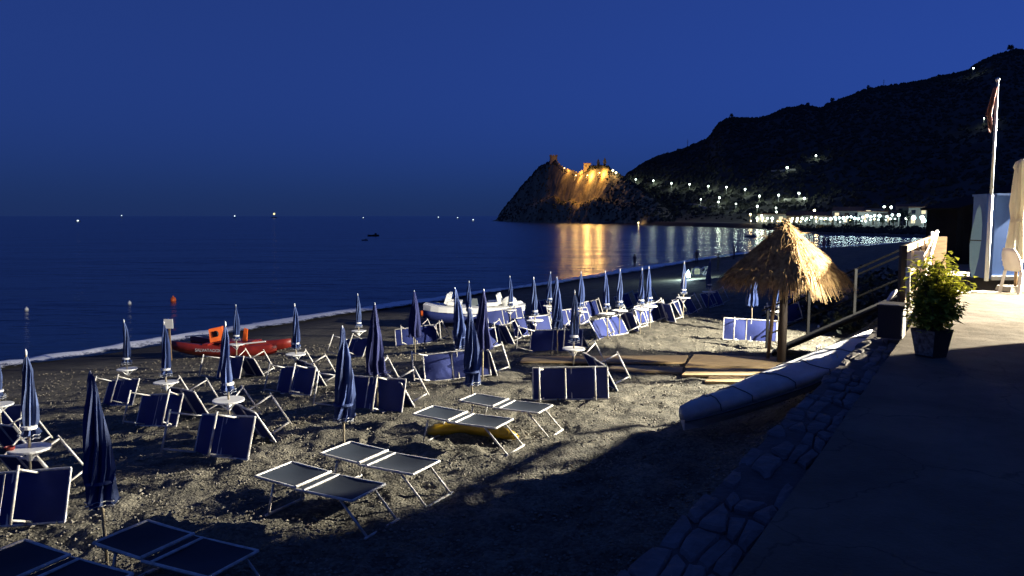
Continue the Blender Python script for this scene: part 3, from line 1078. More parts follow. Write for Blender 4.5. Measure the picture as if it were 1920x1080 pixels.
A = [
    (-62, 990, 70, 982, 0, 'tipped blue sunbed at the left edge below the table with the red ashtray'),
    (-82, 826, 24, 818, 0, 'tipped sunbed cut off by the left edge, behind the table with the red ashtray'),
    (352, 848, 470, 870, 0, 'tipped blue sunbed leaning under the big parasol table left of centre'),
    (233, 795, 347, 804, 1, 'tipped blue sunbed under the parasol left of the white sign post'),
    (163, 757, 277, 765, 2, 'shaded tipped sunbed behind the nearest parasol, left of the sign'),
    (380, 706, 474, 714, 0, 'tipped blue sunbed just in front of the red rowing float'),
    (504, 735, 594, 743, 2, 'tipped blue sunbed with wide pale frame, right of the red float'),
    (626, 768, 756, 774, 0, 'tipped blue sunbed below the fat dark parasol'),
    (624, 667, 694, 671, 0, 'tipped sunbed behind the fat dark parasol, nearer the foam'),
    (737, 650, 822, 641, 1, 'tipped sunbed below the dark parasol beside the orange roll'),
    (808, 714, 906, 707, 0, 'tipped sunbed with bright leg frame left of the parasol over the yellow tube'),
    (843, 660, 950, 646, 2, 'tipped sunbed in the shade of the fat dark parasol by the pedal boat'),
    (992, 660, 1088, 660, 0, 'tipped sunbed with two bright white legs at its left end, behind the widest one'),
    (996, 748, 1142, 752, 2, 'widest tipped sunbed facing the camera, right of the parasol over flat beds'),
    (918, 612, 980, 604, 0, 'tipped sunbed touching the right end of the white pedal boat'),
    (962, 634, 1040, 622, 1, 'tipped sunbed under the first parasol right of the pedal boat'),
    (1008, 590, 1050, 583, 0, 'far tipped sunbed under the shaded parasol close to the foam'),
    (1112, 638, 1188, 622, 1, 'bright blue tipped sunbed under the bright leaning parasol'),
    (1085, 599, 1127, 590, 0, 'far tipped sunbed left of the bright leaning parasol'),
    (1186, 612, 1252, 597, 2, 'bright blue tipped sunbed under the parasol midway to the lantern'),
    (1266, 595, 1318, 583, 0, 'bright blue tipped sunbed under the parasol left of the lantern'),
    (1318, 579, 1364, 570, 2, 'tipped sunbed under the parasol right of the lantern'),
    (1152, 584, 1196, 573, 0, 'far tipped sunbed just behind the bright leaning parasol'),
    (1196, 575, 1232, 567, 0, 'farthest tipped sunbed, behind the parasol midway to the lantern'),
    (1356, 638, 1456, 642, 1, 'brightest blue tipped sunbed with white legs, left of the thatched shelter post'),
    (1432, 608, 1516, 602, 0, 'lit blue tipped sunbed behind the post of the thatched shelter'),
    (1452, 575, 1520, 568, 0, 'tipped sunbed in the dark beneath the thatched roof, farthest by its post'),
    (1044, 614, 1100, 606, 0, 'tipped sunbed between the dark parasols right of the pedal boat'),
]
for (x0, y0, x1, y1, k, lab) in A:
    pl, pr = fit(ground(x0, y0), ground(x1, y1))
    side_bed(lab, pl, pr, BEDS[k], 10 if x0 in (996, 1356) else random.uniform(18, 33))

V = [
    (122, 925, 62, 26, 'sunbed on edge turned away, right of the table with the red ashtray'),
    (62, 850, 58, 24, 'sunbed on edge behind the parasol at the left edge, only its leg frame lit'),
    (512, 822, 60, 26, 'sunbed on edge with a bright tilted leg frame, right partner under the big white table'),
    (388, 778, 66, 22, 'sunbed on edge in the dark right of the sign post parasol, thin grey legs'),
    (494, 706, 62, 22, 'sunbed on edge behind the one in front of the red float'),
    (610, 722, 60, 24, 'sunbed on edge with bright leg frame, right partner of the one by the float tip'),
    (776, 762, 66, 24, 'black-looking sunbed on edge turned away below the fat dark parasol'),
    (826, 640, 64, 20, 'sunbed on edge with thin legs, right of the one beside the orange roll'),
    (930, 702, 62, 14, 'sunbed on edge right of the parasol over the yellow tube'),
    (962, 645, 62, 20, 'sunbed on edge turned away, right of the shaded one by the pedal boat'),
    (1102, 652, 58, 24, 'sunbed on edge turned away, right of the one with two bright legs'),
    (1155, 728, 62, 24, 'sunbed on edge with bright tilted leg frame right of the widest one'),
    (1196, 622, 66, 16, 'black-backed sunbed on edge with white legs right of the leaning parasol'),
    (1264, 605, 70, 14, 'dark sunbed on edge between the two bright ones left of the lantern'),
    (1522, 596, 60, 16, 'sunbed on edge right of the thatched shelter post with a pale leg'),
]
for (x, y, yaw, lean, lab) in V:
    c = ground(x, y)
    ya = math.atan2(c.y, c.x) + R((yaw - 62) * 0.5 + 22)
    d = Vector((math.cos(ya), math.sin(ya), 0)) * BL / 2
    pl, pr = c - d * 0.25, c + d * 1.75
    pl.z, pr.z = beach_at(pl.x, pl.y), beach_at(pr.x, pr.y)
    side_bed(lab, pl, pr, BEDS[1], lean + 4)

FL = [
    (600, 912, -27, 'flat standing sunbed nearest the middle of the foreground with a bright crossbar'),
    (712, 868, -27, 'flat standing sunbed behind and right of the one nearest the middle foreground'),
    (868, 790, -25, 'flat standing sunbed above the yellow tube'),
    (948, 764, -25, 'flat standing sunbed right of the one above the yellow tube'),
    (330, 1040, -24, 'dim flat sunbed at the bottom left under the nearest parasol'),
    (85, 1085, -24, 'barely visible flat sunbed in the bottom left corner'),
]
for (x, y, yaw, lab) in FL:
    c = at_z(x, y, 0.37)
    z = beach_at(c.x, c.y)
    BED_FLAT.make('sunbed', lab, 'sunbed', (c.x, c.y, z + 0.42), (R(random.uniform(-1.5, 1.5)), 0, R(yaw)), BG)

# ================================================================== boats and floats on the beach
def loft(secs, close_ends=True):
    b = MB()
    n = len(secs[0])
    vs = [p for s in secs for p in s]
    fs = []
    for i in range(len(secs) - 1):
        for k in range(n):
            a, c = i * n + k, i * n + (k + 1) % n
            fs.append((a, c, c + n, a + n))
    if close_ends:
        fs.append(tuple(range(n))[::-1])
        fs.append(tuple((len(secs) - 1) * n + k for k in range(n)))
    return b.add(vs, fs)

# red rowing float: two hulls, orange seat
p = ground(436, 664)
red = thing('rowing_float', 'red catamaran rescue rowing float with orange seat, beached near the foam', 'boat', p, (0, 0, R(-9)))
for s, nm in ((-0.62, 'hull'), (0.62, 'hull')):
    secs = []
    for i in range(15):
        u = -1 + 2 * i / 14
        x = u * 2.15
        w = 0.21 * (1 - abs(u) ** 3.0) + 0.015
        z0 = 0.02 + 0.22 * abs(u) ** 3
        z1 = 0.42 + 0.16 * u * u
        secs.append([(x, s - w * 0.5, z0), (x, s + w * 0.5, z0), (x, s + w, (z0 + z1) / 2), (x, s + w * 0.8, z1), (x, s - w * 0.8, z1), (x, s - w, (z0 + z1) / 2)])
    loft(secs).build(nm, M['red'], red, True)
for x in (-0.7, 0.0, 0.75):
    MB().box((x, 0, 0.47), (0.22, 1.5, 0.06)).build('crossbeam', M['red'], red)
deck = MB().box((0.1, 0, 0.52), (1.5, 0.7, 0.05)).build('deck', M['red'], red)
seat = MB().box((-0.55, -0.1, 0.80), (0.55, 0.6, 0.52), Matrix.Rotation(R(-12), 3, 'Y') @ Matrix.Rotation(R(20), 3, 'Z'), 0.85).build('seat_box', M['orange'], red)
hole = MB()  # black disc painting the dark inside of the hole
hole.tube([(-0.42, -0.48, 0.86), (-0.40, -0.42, 0.86)], 0.12, 16)
hole.build('hole_shade_disc', M['black'], seat)
MB().add([(0.42, 0, 0.5), (0.60, 0, 0.5), (0.66, 0, 1.0), (0.52, 0, 1.04), (0.42, 0.06, 0.5), (0.60, 0.06, 0.5), (0.66, 0.05, 1.0), (0.52, 0.05, 1.04)],
         [(0, 1, 2, 3), (7, 6, 5, 4), (0, 4, 5, 1), (1, 5, 6, 2), (2, 6, 7, 3), (3, 7, 4, 0)]).build('fin', M['orange'], red)
for a, b in (((-2.1, 0.2, 0.62), (-0.5, 0.35, 0.74)), ((0.55, -0.8, 0.52), (1.75, -0.70, 0.66))):
    MB().tube([a, b], 0.028, 6).build('oar', M['white'], red)
cu = bpy.data.curves.new('hull_lettering', 'FONT')
cu.body = 'SALVATAGGIO'
cu.size = 0.17
cu.extrude = 0.002
cu.align_x = 'CENTER'
tx = bpy.data.objects.new('hull_lettering', cu)
COL.objects.link(tx)
tx.parent = red
tx.location = (-0.5, -0.842, 0.22)
tx.rotation_euler = (R(90), 0, 0)
cu.materials.append(M['hem'])
bpy.context.view_layer.update()
tme = bpy.data.meshes.new_from_object(tx.evaluated_get(bpy.context.evaluated_depsgraph_get()))
to = link('lettering', tme, red)
to.location, to.rotation_euler = tx.location, tx.rotation_euler
bpy.data.objects.remove(tx)

# white and blue pedal boat
p = ground(890, 604)
ped = thing('pedal_boat', 'white pedal boat with blue hulls beached beside the foam', 'boat', p, (0, 0, R(-4)))
for s in (-0.55, 0.55):
    secs = []
    for i in range(13):
        u = -1 + 2 * i / 12
        x = u * 2.3
        w = 0.30 * (1 - abs(u) ** 3) + 0.02
        z0 = 0.05 + 0.30 * max(0, u) ** 3 + 0.2 * max(0, -u) ** 4
        z1 = 0.50 + 0.10 * u * u
        secs.append([(x, s - w * 0.5, z0), (x, s + w * 0.5, z0), (x, s + w, z1), (x, s - w, z1)])
    loft(secs).build('hull', M['sling'], ped, True)
secs = []
for i in range(13):
    u = -1 + 2 * i / 12
    x = u * 2.32
    w = 0.9 * (1 - abs(u) ** 4 * 0.55)
    z0 = 0.50 + 0.10 * u * u
    secs.append([(x, -w, z0), (x, w, z0), (x, w * 0.95, z0 + 0.24), (x, w * 0.7, z0 + 0.27), (x, -w * 0.7, z0 + 0.27), (x, -w * 0.95, z0 + 0.24)])
loft(secs).build('deck', M['white'], ped)
for x, y, a in ((-0.9, -0.35, 10), (-0.9, 0.35, 10), (0.85, -0.35, -10), (0.85, 0.35, -10)):
    b = MB()
    b.box((x, y, 0.90), (0.55, 0.52, 0.16), Matrix.Rotation(R(a / 2), 3, 'Y'))
    b.box((x - 0.03 * a, y, 1.12), (0.14, 0.50, 0.46), Matrix.Rotation(R(a * 1.6), 3, 'Y'), 0.8)
    b.build('seat', M['white'], ped)
b = MB()
for k in range(9):
    a0 = math.pi * k / 8
    b.lathe([(0.33, -0.1), (0.36, 0), (0.33, 0.1)], 18, (0, 0, 0)) if k == 0 else None
wh = MB().tube([(1.62, -0.25, 0.86), (1.62, 0.25, 0.86)], 0.36, 18).build('paddle_cover', M['white'], ped, True)
MB().blob((1.95, 0.45, 0.82), 0.22, 2, 0.15, (1.3, 1, 0.7)).build('fender', M['white'], ped, True)
MB().box((0.0, 0, 0.93), (0.32, 0.26, 0.34), None, 0.7).build('console', M['boardgrey'], ped)

# orange roll
p = ground(803, 592)
b = MB().tube([(-0.42, 0, 0.15), (-0.40, 0, 0.15), (0.40, 0, 0.15), (0.42, 0, 0.15)], [0.13, 0.15, 0.15, 0.13], 16)
o = tag(b.build('rescue_roll', M['orange'], None, True), 'orange cylindrical float lying on the sand beside the pedal boat', 'float')
o.location = p
o.rotation_euler = (0, 0, R(14))

# yellow tube under the flat beds
p = ground(893, 817) - Vector((0, 0, 0.06))
pts = []
for i in range(13):
    u = i / 12
    pts.append((-0.85 + 1.55 * u, 0.20 * math.sin(math.pi * u) - 0.28 * u * u, 0.13 + 0.03 * math.sin(3 * u)))
tube = thing('inflatable_tube', 'curved yellow inflatable tube lying under the flat sunbeds', 'inflatable', p, (0, 0, R(-2)))
MB().tube(pts, [0.06, 0.10, 0.115, 0.12, 0.12, 0.12, 0.12, 0.12, 0.12, 0.115, 0.105, 0.09, 0.05], 14).build('body', M['yellow'], tube, True)
MB().tube([pts[8], (Vector(pts[8]) + Vector((0.03, -0.005, 0)))], 0.125, 14).build('band', M['orange'], tube, True)
MB().tube([pts[-1], Vector(pts[-1]) + Vector((0.03, -0.02, 0))], 0.03, 10).build('valve', M['yellow'], tube)

# sign post
p = ground(321, 676)
sg = thing('sign_post', 'blank white board on a wooden post at the water side', 'sign', p, (0, R(-1), R(-6)))
MB().box((0, 0, 0.55), (0.06, 0.05, 1.5)).build('post', M['wood'], sg)
MB().box((0, -0.04, 1.42), (0.36, 0.025, 0.36)).build('board', M['white'], sg)

# covered dinghy lying along the wall
bow = Vector((2.92, 12.55, -0.02))
stern = Vector((7.78, 15.95, 0.86))
d = stern - bow
LB = d.length
rot = Matrix.Rotation(math.atan2(d.y, d.x), 4, 'Z') @ Matrix.Rotation(-math.asin(d.z / LB), 4, 'Y') @ Matrix.Rotation(R(-6), 4, 'X')
boat = thing('dinghy', 'long pale covered dinghy with a bright transom lying along the terrace wall', 'boat', bow, rot.to_euler())
hs, cs, rl = [], [], [[], []]
for i in range(19):
    u = i / 18
    w = 0.56 * min(1, (u * 2.3 + 0.02) ** 0.6) * (1 - 0.10 * max(0, u - 0.6))
    z0 = 0.26 * (1 - u) ** 3
    h = 0.42 + 0.12 * (1 - u) ** 2
    x = u * LB - 0.25 * (1 - u) * 0
    hs.append([(x, -w * 0.25, z0), (x, w * 0.25, z0), (x, w * 0.78, z0 + 0.14), (x, w, h), (x, -w, h), (x, -w * 0.78, z0 + 0.14)])
    k = 0.03 * math.sin(u * 21) + 0.02 * math.sin(u * 9)
    cs.append([(x, -w * 1.015, h - 0.10), (x, -w * 1.02, h + 0.012), (x, -w * 0.75, h + 0.07 + k), (x, -w * 0.3, h + 0.12 + k), (x, 0, h + 0.14 - k * 0.5), (x, w * 0.3, h + 0.12 + k),
               (x, w * 0.75, h + 0.07), (x, w * 1.02, h + 0.012), (x, w * 1.015, h - 0.10)])
    rl[0].append((x, -w * 1.02, h - 0.12))
    rl[1].append((x, w * 1.02, h - 0.12))
loft(hs).build('hull', M['boathull'], boat)
loft(cs).build('cover', M['boatcover'], boat, True)
b = MB()
b.tube(rl[0], 0.022, 6)
b.tube(rl[1], 0.022, 6)
b.build('rub_rail', M['boardgrey'], boat)
for u, y in ((0.62, -0.45), (0.70, 0.2), (0.93, -0.2)):
    MB().tube([(u * LB - 0.10, y, 0.55), (u * LB - 0.06, y, 0.66), (u * LB + 0.06, y, 0.66), (u * LB + 0.10, y, 0.55)], 0.016, 6).build('grab_handle', M['white'], boat)
for u in (0.10, 0.24, 0.40, 0.56, 0.74, 0.90):
    i0 = int(round(u * 18))
    MB().tube([(x + 0.004, y * 1.012, z + 0.012) for x, y, z in cs[i0]], 0.011, 5).build('cover_strap', M['boardgrey'], boat)
# boardwalk of wide planks beside the shelter
bw = thing('boardwalk', 'pale plank boardwalk laid on the sand before the thatched shelter', 'boardwalk', (0, 0, 0))
def panel(pxy, zt, name='plank'):
    """one flat panel cut from four corners on the sand"""
    cs_ = [at_z(x, y, zt) for x, y in pxy]
    b = MB()
    lo = [(p.x, p.y, zt - 0.05) for p in cs_]
    b.add(lo + [tuple(p) for p in cs_], [(3, 2, 1, 0), (4, 5, 6, 7), (0, 1, 5, 4), (1, 2, 6, 5), (2, 3, 7, 6), (3, 0, 4, 7)])
    b.build(name, M['plank'], bw)
def split_panel(a, b, c, d, n, zt):
    for i in range(n):
        u0, u1 = i / n + 0.004, (i + 1) / n - 0.004
        L = lambda p, q, u: (p[0] + (q[0] - p[0]) * u, p[1] + (q[1] - p[1]) * u)
        panel([L(a, d, u0), L(b, c, u0), L(b, c, u1), L(a, d, u1)][::-1], zt + 0.004 * (i % 2))
split_panel((1302, 664), (1470, 670), (1490, 688), (1285, 686), 3, 0.10)
split_panel((1292, 689), (1492, 692), (1505, 704), (1278, 703), 2, 0.09)
split_panel((1330, 706), (1505, 708), (1510, 718), (1322, 715), 1, 0.08)
split_panel((985, 668), (1290, 666), (1285, 679), (975, 677), 2, 0.07)
split_panel((1150, 684), (1280, 688), (1278, 698), (1140, 692), 1, 0.06)

# ================================================================== thatched shelter
HC = Vector((6.85, 19.3, 0))
HC.z = beach_at(HC.x, HC.y)
hut = thing('thatched_shelter', 'thatched straw shelter on a thick wooden post, right side brightly lit', 'shelter', HC)
MB().tube([(0, 0, -0.3), (0.02, 0, 1.2), (0.0, 0.02, 3.35)], [0.115, 0.105, 0.085], 10).build('post', M['darkwood'], hut, True)
APEX = Vector((0.02, 0, 3.62))
ang0 = R(-91)
cor = []
for k in range(4):
    a = ang0 + k * math.pi / 2
    rr_ = (1.40, 1.42, 1.34, 1.36)[k]
    cor.append(Vector((rr_ * math.cos(a), rr_ * math.sin(a), (2.36, 2.34, 2.36, 2.36)[k])))
for c in cor:
    MB().tube([APEX - Vector((0, 0, 0.12)), c - Vector((0, 0, 0.06))], 0.03, 6).build('rafter', M['darkwood'], hut)
for k in range(4):
    MB().tube([cor[k] * 1.0 - Vector((0, 0, 0.09)), cor[(k + 1) % 4] - Vector((0, 0, 0.09))], 0.025, 6).build('eave_pole', M['darkwood'], hut)
for k in (0, 1):
    a = ang0 + 0.4 + k * math.pi / 2
    MB().tube([(0, 0, 1.9), (1.0 * math.cos(a), 1.0 * math.sin(a), 2.55)], 0.03, 6).build('brace', M['darkwood'], hut)
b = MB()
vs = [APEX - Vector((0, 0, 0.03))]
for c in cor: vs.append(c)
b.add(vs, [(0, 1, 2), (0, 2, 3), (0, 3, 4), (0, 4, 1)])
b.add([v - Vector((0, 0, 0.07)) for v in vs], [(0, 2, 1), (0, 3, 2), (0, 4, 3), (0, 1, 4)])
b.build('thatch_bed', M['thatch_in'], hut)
rs = random.Random(4)
th = MB()
def straw(p0, p1, w, droop):
    d = (p1 - p0)
    s = d.cross(Vector((0, 0, 1))).normalized() * w
    m = (p0 + p1) / 2 + Vector((0, 0, droop * 0.4))
    e = p1 - Vector((0, 0, droop))
    up = Vector((0, 0, w * 0.8))
    th.add([p0 - s, p0 + s, p0 + up, m - s * 0.8, m + s * 0.8, m + up, e - s * 0.2, e + s * 0.2],
           [(0, 1, 4, 3), (1, 2, 5, 4), (2, 0, 3, 5), (3, 4, 7, 6), (4, 5, 7), (5, 3, 6, 7)])
for k in range(4):
    A_, B_ = cor[k], cor[(k + 1) % 4]
    nrm = (A_ - APEX).cross(B_ - APEX).normalized()
    if nrm.z < 0: nrm = -nrm
    for i in range(1500):
        v = math.sqrt(rs.random())
        u = rs.random()
        base = APEX + ((A_ + (B_ - A_) * u) - APEX) * v
        down = ((A_ + (B_ - A_) * u) - APEX).normalized()
        side = (B_ - A_).normalized()
        L = rs.uniform(0.25, 0.7)
        lift = rs.uniform(0.0, 0.07) + (0.03 if rs.random() < 0.1 else 0)
        s0 = base + nrm * (0.02 + lift * 0.4)
        s1 = base + down * L + side * rs.gauss(0, 0.09) + nrm * (lift + rs.uniform(-0.01, 0.03))
        mx = (A_ - APEX).length + rs.uniform(-0.02, 0.28)
        straw(s0, s1, rs.uniform(0.007, 0.018), rs.uniform(0, 0.05) + (0.10 if v > 0.85 else 0))
    for i in range(170):                     # fringe hanging from the eaves
        u = rs.random()
        base = A_ + (B_ - A_) * u + nrm * 0.02
        out = Vector((base.x, base.y, 0)).normalized()
        s1 = base + out * rs.uniform(0.02, 0.22) + Vector((rs.gauss(0, 0.04), rs.gauss(0, 0.04), -rs.uniform(0.08, 0.34)))
        straw(base, s1, rs.uniform(0.006, 0.014), 0.0)
for i in range(130):                         # tuft and ridge straws
    c = cor[rs.randrange(4)]
    s0 = APEX + (c - APEX) * rs.uniform(0, 0.5) + Vector((rs.gauss(0, .04), rs.gauss(0, .04), 0.05))
    s1 = s0 + Vector((rs.gauss(0, 0.14), rs.gauss(0, 0.14), rs.uniform(-0.18, 0.14)))
    straw(s0, s1, 0.010, 0.03)
tag(th.build('thatch', M['thatch'], hut), kind='stuff')
MB().box((-0.06, -0.14, 2.60), (0.07, 0.05, 0.10)).build('switch_box', M['white'], hut)
for x, y, z0, z1 in ((-0.18, 0.55, 0, 1.95),):
    MB().tube([(x, y, z0 - 0.3), (x + 0.1, y - 0.2, z1)], 0.05, 8).build('stake', M['wood'], hut, True)

# ramp with handrails from the terrace down to the shelter
rp = thing('ramp_railing', 'dark wooden ramp with double handrail between the terrace and the thatched shelter', 'railing', (0, 0, 0))
r0, r1 = Vector((7.35, 21.9, beach_at(7.35, 21.9))), Vector((10.6, 20.25, 2.05))
for u, nm in ((0.0, 0), (0.30, 0), (0.62, 0)):
    c = r0.lerp(r1, u)
    MB().box((c.x, c.y, c.z + 0.45), (0.07, 0.07, 1.3)).build('post', M['shed'], rp)
for dz in (1.08, 0.92, 0.30):
    MB().beam(r0 + Vector((-0.15, 0.08, dz)), r1 + Vector((0.1, -0.05, dz)), 0.03, 0.045).build('rail', M['shed'], rp)
MB().beam(r0 + Vector((0, -0.75, 0.05)), r1 + Vector((0, -0.75, 0.0)), 1.3, 0.08).build('ramp_deck', M['shed'], rp)

# shrubs on the bank right of the shelter
def shrub_mesh(n, r, h, rs, mm, leaf=0.09):
    b = MB()
    for i in range(n):
        a, e = rs.random() * 6.28, rs.random()
        q_ = rs.random() ** 0.4
        x, y, z = r * q_ * math.cos(a) * math.sqrt(1 - (e * 0.9) ** 2), r * q_ * math.sin(a) * math.sqrt(1 - (e * 0.9) ** 2), h * e * (0.6 + 0.4 * q_)
        s = leaf * rs.uniform(0.6, 1.4)
        m_ = Euler((rs.uniform(-1, 1), rs.uniform(-1, 1), rs.random() * 6.3)).to_matrix()
        b.add([Vector((x, y, z)) + m_ @ Vector(p) * s for p in ((-0.5, 0, 0), (0, -0.8, 0.1), (0.5, 0, 0), (0, 1.0, -0.1))], [(0, 1, 2, 3)])
    return b
def twig_mesh(r, h, rs, n=7):
    b = MB()
    for i in range(n):
        a = rs.random() * 6.3
        b.tube([(0, 0, -0.1), (r * 0.4 * math.cos(a), r * 0.4 * math.sin(a), h * 0.6), (r * 0.7 * math.cos(a), r * 0.7 * math.sin(a), h * 0.9)], [0.03, 0.018, 0.006], 5)
    return b
for (x, y, r_, h_, lab) in ((11.0, 24.4, 0.9, 0.9, 'low dark bush on the bank beside the ramp'),
                            (12.2, 25.5, 1.4, 1.5, 'tall dark bush on the bank behind the ramp'),
                            (14.2, 29.5, 1.8, 1.8, 'widest dark bush on the bank, farthest from the ramp'),
                            (11.2, 27.8, 1.2, 1.0, 'round dark bush on the bank lowest toward the beach')):
    t_ = thing('bush', lab, 'bush', (x, y, beach_at(x, y)), (0, 0, 0), 'bushes on the bank by the ramp')
    tag(shrub_mesh(620, r_, h_, rs, None, 0.11).build('foliage', M['darkgreen'], t_), kind='stuff')
    twig_mesh(r_, h_, rs).build('stem', M['bark'], t_)
p = ground(1562, 618)
t_ = thing('rope_coil', 'tangled pale green rope coil dumped on the sand behind the dinghy', 'rope', p)
b = MB()
pts = []
for i in range(90):
    a = i * 0.42
    r_ = 0.34 + 0.07 * math.sin(i * 1.3) - 0.001 * i
    pts.append((r_ * math.cos(a) * 1.25, r_ * math.sin(a), 0.04 + 0.0035 * i + 0.02 * math.sin(i * 2.1)))
b.tube(pts, 0.026, 5)
M['ropegreen'] = mat('olive_rope', (0.16, 0.16, 0.06), 0.9, 0.4, 9)
b.build('coil', M['ropegreen'], t_)
MB().tube([(-0.5, -0.1, 0.10), (-0.36, -0.14, 0.2)], 0.09, 12).build('block', M['black'], t_)
MB().tube([(-0.52, -0.14, 0.12), (-0.56, -0.16, 0.13)], 0.045, 10).build('ring', M['rope'], t_)

# ================================================================== things on the terrace
# edge railing with rope
rail = thing('edge_railing', 'wooden edge railing with a slack white rope beside the potted plant', 'railing', (0, 0, 0))
T0, T1 = 7.55, 14.2                                          # along the edge
for t_, w, m_, h in ((7.55, 0.07, 'darkwood', 1.12), (8.3, 0.05, 'rope', 1.0), (9.6, 0.05, 'wood', 1.1), (11.0, 0.06, 'wood', 1.1), (12.1, 0.06, 'wood', 1.1), (13.4, 0.05, 'rope', 1.2), (14.45, 0.07, 'darkwood', 1.1)):
    p = edge_pt(t_, 0.06, TZ + h / 2)
    MB().box(p, (w, w, h)).build('post', M[m_], rail)
for dz, hh in ((1.07, 0.10), (0.72, 0.10), (0.34, 0.10)):
    a, b = edge_pt(T0, 0.06, TZ + dz), edge_pt(T1, 0.06, TZ + dz)
    MB().beam(a, b, 0.035, hh).build('rail', M['wood'], rail)
for t_, h_ in ((10.9, 0.9), (11.98, 0.86), (13.06, 0.74)):  # solid boards added to cast the shadow edge on sand and dinghy
    a, b = edge_pt(t_, 0.10, TZ + 0.05 + h_ / 2), edge_pt(t_ + 1.05, 0.10, TZ + 0.05 + h_ / 2)
    MB().beam(a, b, 0.03, h_).build('shadow_board', M['darkwood'], rail)
for t_ in (7.6, 9.65, 11.05):  # low boards closing the railing foot, added for the shadow edge
    a, b = edge_pt(t_, 0.07, TZ + 0.16), edge_pt(t_ + (2.4 if t_ < 8 else 1.35), 0.07, TZ + 0.16)
    MB().beam(a, b, 0.03, 0.22).build('shadow_kick_board', M['darkwood'], rail)
pts = []
for i in range(19):
    u = i / 18
    q_ = edge_pt(7.25 + (13.3 - 7.25) * u ** 1.7, -0.03, 0)
    zz = 3.15 * (1 - u) + 3.50 * u - 0.95 * math.sin(math.pi * u ** 0.8) * 0.75
    pts.append((q_.x, q_.y, zz))
MB().tube(pts, 0.030, 8).build('rope', M['rope'], rail, True)
pts = [edge_pt(7.3 + 5.6 * i / 8, -0.02, 3.08 + 0.05 * i - 0.10 * math.sin(math.pi * i / 8)) for i in range(9)]
MB().tube(pts, 0.014, 6).build('rope', M['rope'], rail, True)
c = edge_pt(8.35, -0.05, 3.20)
jb = MB().box(c, (0.14, 0.08, 0.24)).build('junction_box', M['white'], rail)
MB().box(c + Vector((0.0, -0.06, 0.0)), (0.09, 0.03, 0.06)).build('cable_gland', M['white'], jb)
# unseen low wall, added to shade the terrace floor and the lower plant
wb = thing('light_block_wall', 'low unseen wall beyond the right edge, added to shade the terrace floor', 'wall', (8.15, 6.0, TZ))
for k in range(2):
    MB().box((0, -1.0 + 3.2 * k, 0.48), (0.16, 3.18, 0.96)).build('wall_section', M['plaster'], wb)
MB().box((0, 0.6, 0.99), (0.24, 6.5, 0.06)).build('coping', M['plaster'], wb)
# upright plank
p = Vector((8.12, 14.6, TZ))
pk = thing('upright_plank', 'wide upright wooden plank standing between the railing and the dark shed', 'plank', p, (0, 0, R(-8)))
MB().box((0, 0, 0.55), (0.24, 0.05, 1.12)).build('board', M['wood'], pk)
MB().box((0.09, -0.045, 0.32), (0.05, 0.035, 0.5)).build('cleat', M['plank'], pk)

# potted plant
PP = at_z(1745, 668, TZ)
pl_ = thing('potted_plant', 'bushy yellow-green plant in a square brown planter at the terrace edge', 'plant', PP, (0, 0, R(24)))
b = MB()
hw0, hw1, hh = 0.105, 0.145, 0.30
vs = []
for hw, z in ((hw0, 0.0), (hw1, hh), (hw1 - 0.02, hh), (hw1 - 0.03, hh - 0.06)):
    vs += [(-hw, -hw, z), (hw, -hw, z), (hw, hw, z), (-hw, hw, z)]
fs = [(3, 2, 1, 0)]
for l in range(3):
    for k in range(4):
        a, c = l * 4 + k, l * 4 + (k + 1) % 4
        fs.append((a, c, c + 4, a + 4))
b.add(vs, fs)
pot = b.build('planter', M['pot'], pl_)
b = MB()
e = 0.004
b.add([(-hw0 - e, -hw0, 0.02), (-hw0 - e, hw0, 0.02), (-hw1 - e, hw1, hh - 0.01), (-hw1 - e, -hw1, hh - 0.01)], [(0, 3, 2, 1)])
b.build('pale_side', M['potpale'], pot)
MB().box((0, 0, hh - 0.05), (0.24, 0.24, 0.02)).build('soil', M['soil'], pl_)
rs = random.Random(9)
lf, sm = MB(), MB()
def leaf(b, p, d, L, w):
    d = d.normalized()
    s = d.cross(Vector((rs.uniform(-.3, .3), rs.uniform(-.3, .3), 1))).normalized() * w
    n = s.cross(d).normalized()
    b.add([p, p + d * L * 0.45 - s + n * 0.006, p + d * L * 0.45 + s + n * 0.006, p + d * L * 0.5 - n * 0.004, p + d * L - n * L * 0.18], [(0, 3, 1), (0, 2, 3), (3, 4, 1), (3, 2, 4)])
for i in range(74):
    a = rs.random() * 6.28
    r_ = 0.225 * math.sqrt(rs.random())
    top = Vector((r_ * math.cos(a), r_ * math.sin(a), rs.uniform(0.42, 1.10) - 0.30 * r_))
    if i % 6 == 0: top += Vector((0.07, -0.07, 0.05))
    b0 = Vector((rs.uniform(-.08, .08), rs.uniform(-.08, .08), hh - 0.05))
    mid = b0.lerp(top, 0.55) + Vector((rs.gauss(0, .03), rs.gauss(0, .03), 0.03))
    sm.tube([b0, mid, top], [0.011, 0.008, 0.004], 5)
    for j in range(34):
        q_ = mid.lerp(top, rs.uniform(0.0, 1.05)) + Vector((rs.gauss(0, .045), rs.gauss(0, .045), rs.gauss(0, .04)))
        az_ = rs.random() * 6.28
        leaf(lf, q_, Vector((math.cos(az_), math.sin(az_), rs.uniform(-0.5, 0.6))), rs.uniform(0.06, 0.115), rs.uniform(0.020, 0.034))
tag(lf.build('foliage', M['leaf'], pl_), kind='stuff')
sm.build('stem', M['stem'], pl_)

